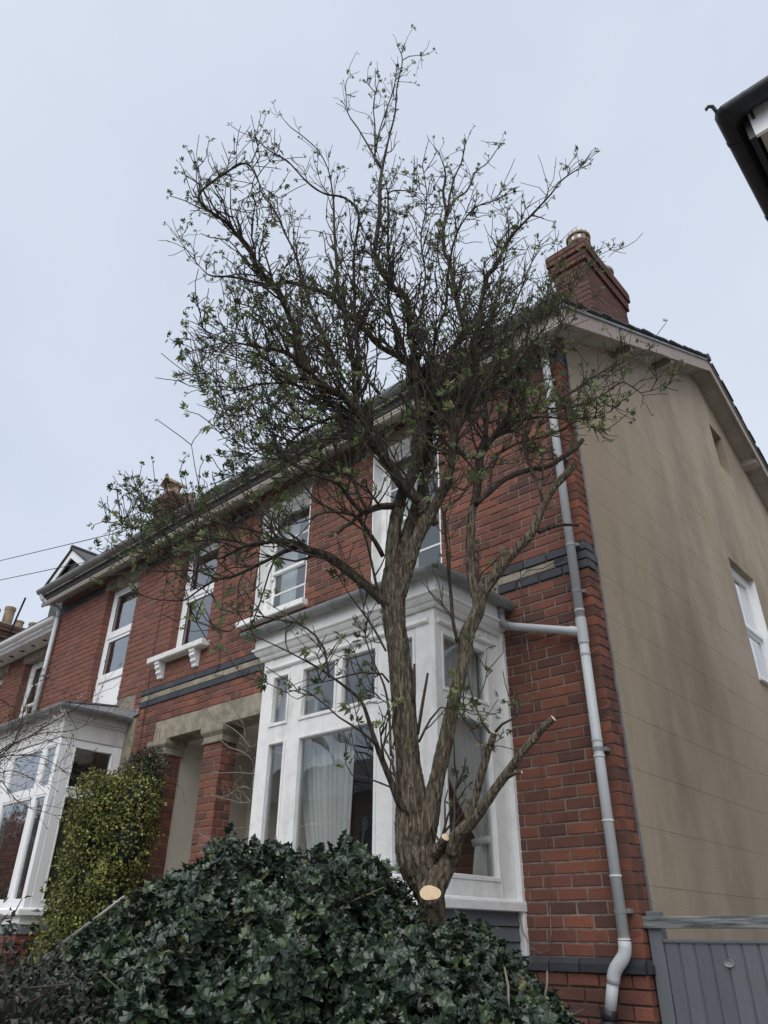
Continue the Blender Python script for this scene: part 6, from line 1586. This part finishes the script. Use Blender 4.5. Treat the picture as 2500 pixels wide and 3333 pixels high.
bare('bare_shrub', 'leafless pale-twigged shrub in front of the right porch opening', 'shrub', (-3.1, -.55, GROUND), [
  ([(-3.179,-0.45,1.472),(-3.225,-0.48,1.454),(-3.298,-0.51,1.547),(-3.403,-0.54,1.627),(-3.508,-0.57,1.689),(-3.592,-0.6,1.717)], 0.006, 0.003),
  ([(-3.323,-0.45,1.532),(-3.351,-0.487,1.69),(-3.418,-0.525,1.785),(-3.443,-0.562,1.865),(-3.463,-0.6,1.923)], 0.006, 0.003),
  ([(-3.133,-0.45,1.219),(-3.291,-0.475,1.243),(-3.453,-0.5,1.263),(-3.567,-0.525,1.268),(-3.602,-0.55,1.279)], 0.006, 0.003),
  ([(-3.19,-0.45,1.096),(-3.287,-0.463,1.132),(-3.42,-0.475,1.089),(-3.527,-0.487,1.06),(-3.629,-0.5,1.088)], 0.006, 0.003),
  ([(-3.173,-0.45,0.994),(-3.295,-0.463,0.995),(-3.442,-0.475,1.035),(-3.626,-0.487,1.07),(-3.684,-0.5,1.112)], 0.006, 0.003),
  ([(-3.172,-0.45,0.619),(-3.32,-0.487,0.633),(-3.392,-0.525,0.625),(-3.51,-0.562,0.69),(-3.651,-0.6,0.767)], 0.006, 0.003),
  ([(-3.201,-0.45,1.264),(-3.159,-0.48,1.33),(-3.276,-0.51,1.417),(-3.44,-0.54,1.474),(-3.565,-0.57,1.556),(-3.669,-0.6,1.596)], 0.006, 0.0025),
  ([(-3.184,-0.45,0.783),(-3.26,-0.475,0.795),(-3.297,-0.5,0.76)], 0.004, 0.0025),
  ([(-3.461,-0.45,0.635),(-3.601,-0.467,0.659),(-3.743,-0.483,0.675),(-3.793,-0.5,0.704)], 0.004, 0.0025),
  ([(-3.029,-0.42,0.162),(-3.086,-0.43,0.565),(-3.157,-0.44,1.003),(-3.18,-0.45,1.376)], 0.014, 0.006),
], PALETWIG, 15, nsub=5, sublen=(.06, .2))
bare('cherry_tree', 'bare cherry tree with a few pink blossoms reaching in from the left edge', 'tree', (-5.9, -2.6, GROUND), [
  ([(-3.598,-2.6,0.961),(-3.397,-2.575,1.027),(-3.342,-2.55,1.083),(-3.208,-2.525,1.128),(-3.03,-2.5,1.163),(-2.855,-2.475,1.215),(-2.668,-2.45,1.256),(-2.52,-2.425,1.315),(-2.391,-2.4,1.355)], 0.007, 0.0018),
  ([(-3.43,-2.6,0.941),(-3.308,-2.557,1.056),(-3.27,-2.514,1.12),(-3.318,-2.471,1.237),(-3.407,-2.429,1.318),(-3.542,-2.386,1.445),(-3.588,-2.343,1.568),(-3.626,-2.3,1.673)], 0.006, 0.0018),
  ([(-3.476,-2.6,1.008),(-3.28,-2.578,1.086),(-3.162,-2.556,1.117),(-2.986,-2.533,1.138),(-2.839,-2.511,1.15),(-2.631,-2.489,1.129),(-2.44,-2.467,1.121),(-2.299,-2.444,1.154),(-2.185,-2.422,1.192),(-2.182,-2.4,1.228)], 0.005, 0.0016),
  ([(-3.453,-2.6,0.975),(-3.231,-2.583,1.029),(-2.981,-2.567,1.017),(-2.733,-2.55,0.981),(-2.537,-2.533,0.919),(-2.397,-2.517,0.854),(-2.262,-2.5,0.788)], 0.005, 0.0016),
  ([(-3.407,-2.6,0.908),(-3.187,-2.575,0.928),(-3.032,-2.55,0.926),(-2.856,-2.525,0.874),(-2.728,-2.5,0.823)], 0.0045, 0.0016),
  ([(-3.385,-2.6,0.876),(-3.124,-2.6,0.876),(-2.899,-2.6,0.778),(-2.72,-2.6,0.695),(-2.533,-2.6,0.646),(-2.311,-2.6,0.601)], 0.0045, 0.0016),
  ([(-3.547,-2.6,1.112),(-3.326,-2.58,1.167),(-3.235,-2.56,1.183),(-3.169,-2.54,1.24),(-3.034,-2.52,1.247),(-2.97,-2.5,1.228)], 0.007, 0.002),
  ([(-3.6,-2.6,1.525),(-3.613,-2.55,1.513),(-3.595,-2.5,1.483),(-3.574,-2.45,1.465),(-3.548,-2.4,1.437)], 0.005, 0.002),
  ([(-2.996,-2.6,1.293),(-3.087,-2.56,1.391),(-3.161,-2.52,1.492),(-3.226,-2.48,1.583),(-3.284,-2.44,1.668),(-3.364,-2.4,1.781)], 0.006, 0.002),
  ([(-5.9,-2.6,GROUND),(-5.8,-2.6,-.3),(-5.6,-2.6,.5),(-5.4,-2.6,1.0)], .05, .025),
], TWIG, 16, nsub=9, sublen=(.08, .35), flowers=[(-2.828,-2.45,1.271),(-2.783,-2.45,1.285),(-2.72,-2.45,1.287),(-2.674,-2.45,1.282),(-2.942,-2.45,1.287),(-2.549,-2.45,1.349),(-2.754,-2.45,1.277),(-3.323,-2.45,1.304),(-2.702,-2.45,1.274),(-2.888,-2.45,1.284)])


# trees and a house across the road: seen only as reflections in the glass
def street_tree(label, x, y, h, seed):
    th = thing('street_tree', label, 'tree', (x, y, GROUND), 'bare trees across the road'); r = random.Random(seed)
    mb = MB(); tm = MB()
    def grow(p, d, L, r0, lv):
        pts, de = wander(r, p, d, L, 5, .05, .13)
        rr = [r0*(1-.45*i/5) for i in range(6)]; (tm if lv == 0 else mb).tube(pts, rr, 9 if lv < 2 else 4, caps=False)
        if lv >= 5 or r0 < .006: return
        for k in range(r.randint(3, 5) if lv else 6):
            i = r.randint(2, 5); t = (pts[i]-pts[i-1]).normalized(); perp = Matrix.Rotation(r.uniform(0, 6.28), 3, t) @ t.orthogonal().normalized()
            grow(pts[i], t+perp*.75+Vector((0, 0, .15)), L*r.uniform(.55, .78), r0*.5, lv+1)
    grow(Vector((x, y, GROUND)), Vector((0, 0, 1)), h*.36, h*.028, 0)
    tm.build('trunk', TWIG, th, smooth=True); raw_of(mb, 'crown', TWIG, th)
street_tree('tall bare street tree mirrored in the front panes of the timber bay', -7.5, -12.2, 9.5, 5)
street_tree('bare street tree mirrored in the sash window behind the elder', -3.2, -12.4, 8.5, 6)
street_tree('bare street tree mirrored in the plastic bay of the attached house', -25.0, -9.5, 9.0, 7)
street_tree('farther bare street tree mirrored in the left panes of the plastic bay', -33.0, -13.0, 9.0, 8)
def opposite(label, xa, xb):
    hE = thing('opposite_house', label, 'house', ((xa+xb)/2, -20, GROUND), 'houses across the road')
    b = MB(); ops = []; x = xa+2
    while x < xb-2: ops += [(x, x+1.1, z, z+1.5) for z in (-.6, 2.4)]; x += 3.5
    slab_with_holes(b, xa, xb, GROUND, 4.6, ops, lambda u, d, z: (u, -18-d, z), 0, .3); b.build('wall', BRICKP, hE)
    for x0, x1, z0, z1 in ops:
        w = MB(); frame_rect(w, x0, x1, z0, z1, .08, -18.2, -18.12); wo = w.build('window_frame', UPVC, hE); g = MB(); g.box(x0+.05, x1-.05, -18.18, -18.17, z0+.05, z1-.05); g.build('pane', BLACKP, wo)
    rf = MB(); rf.extrude([(-17.6, 4.6), (-22, 7.2), (-26.4, 4.6)], lambda y, z, d: (d, y, z), xa-.3, xb+.3); rf.build('roof', SLATE, hE)
opposite('red brick house across the road, mirrored in the timber bay panes', -27, -4)
opposite('red brick house farther along the road, mirrored in the plastic bay panes', -68, -29)
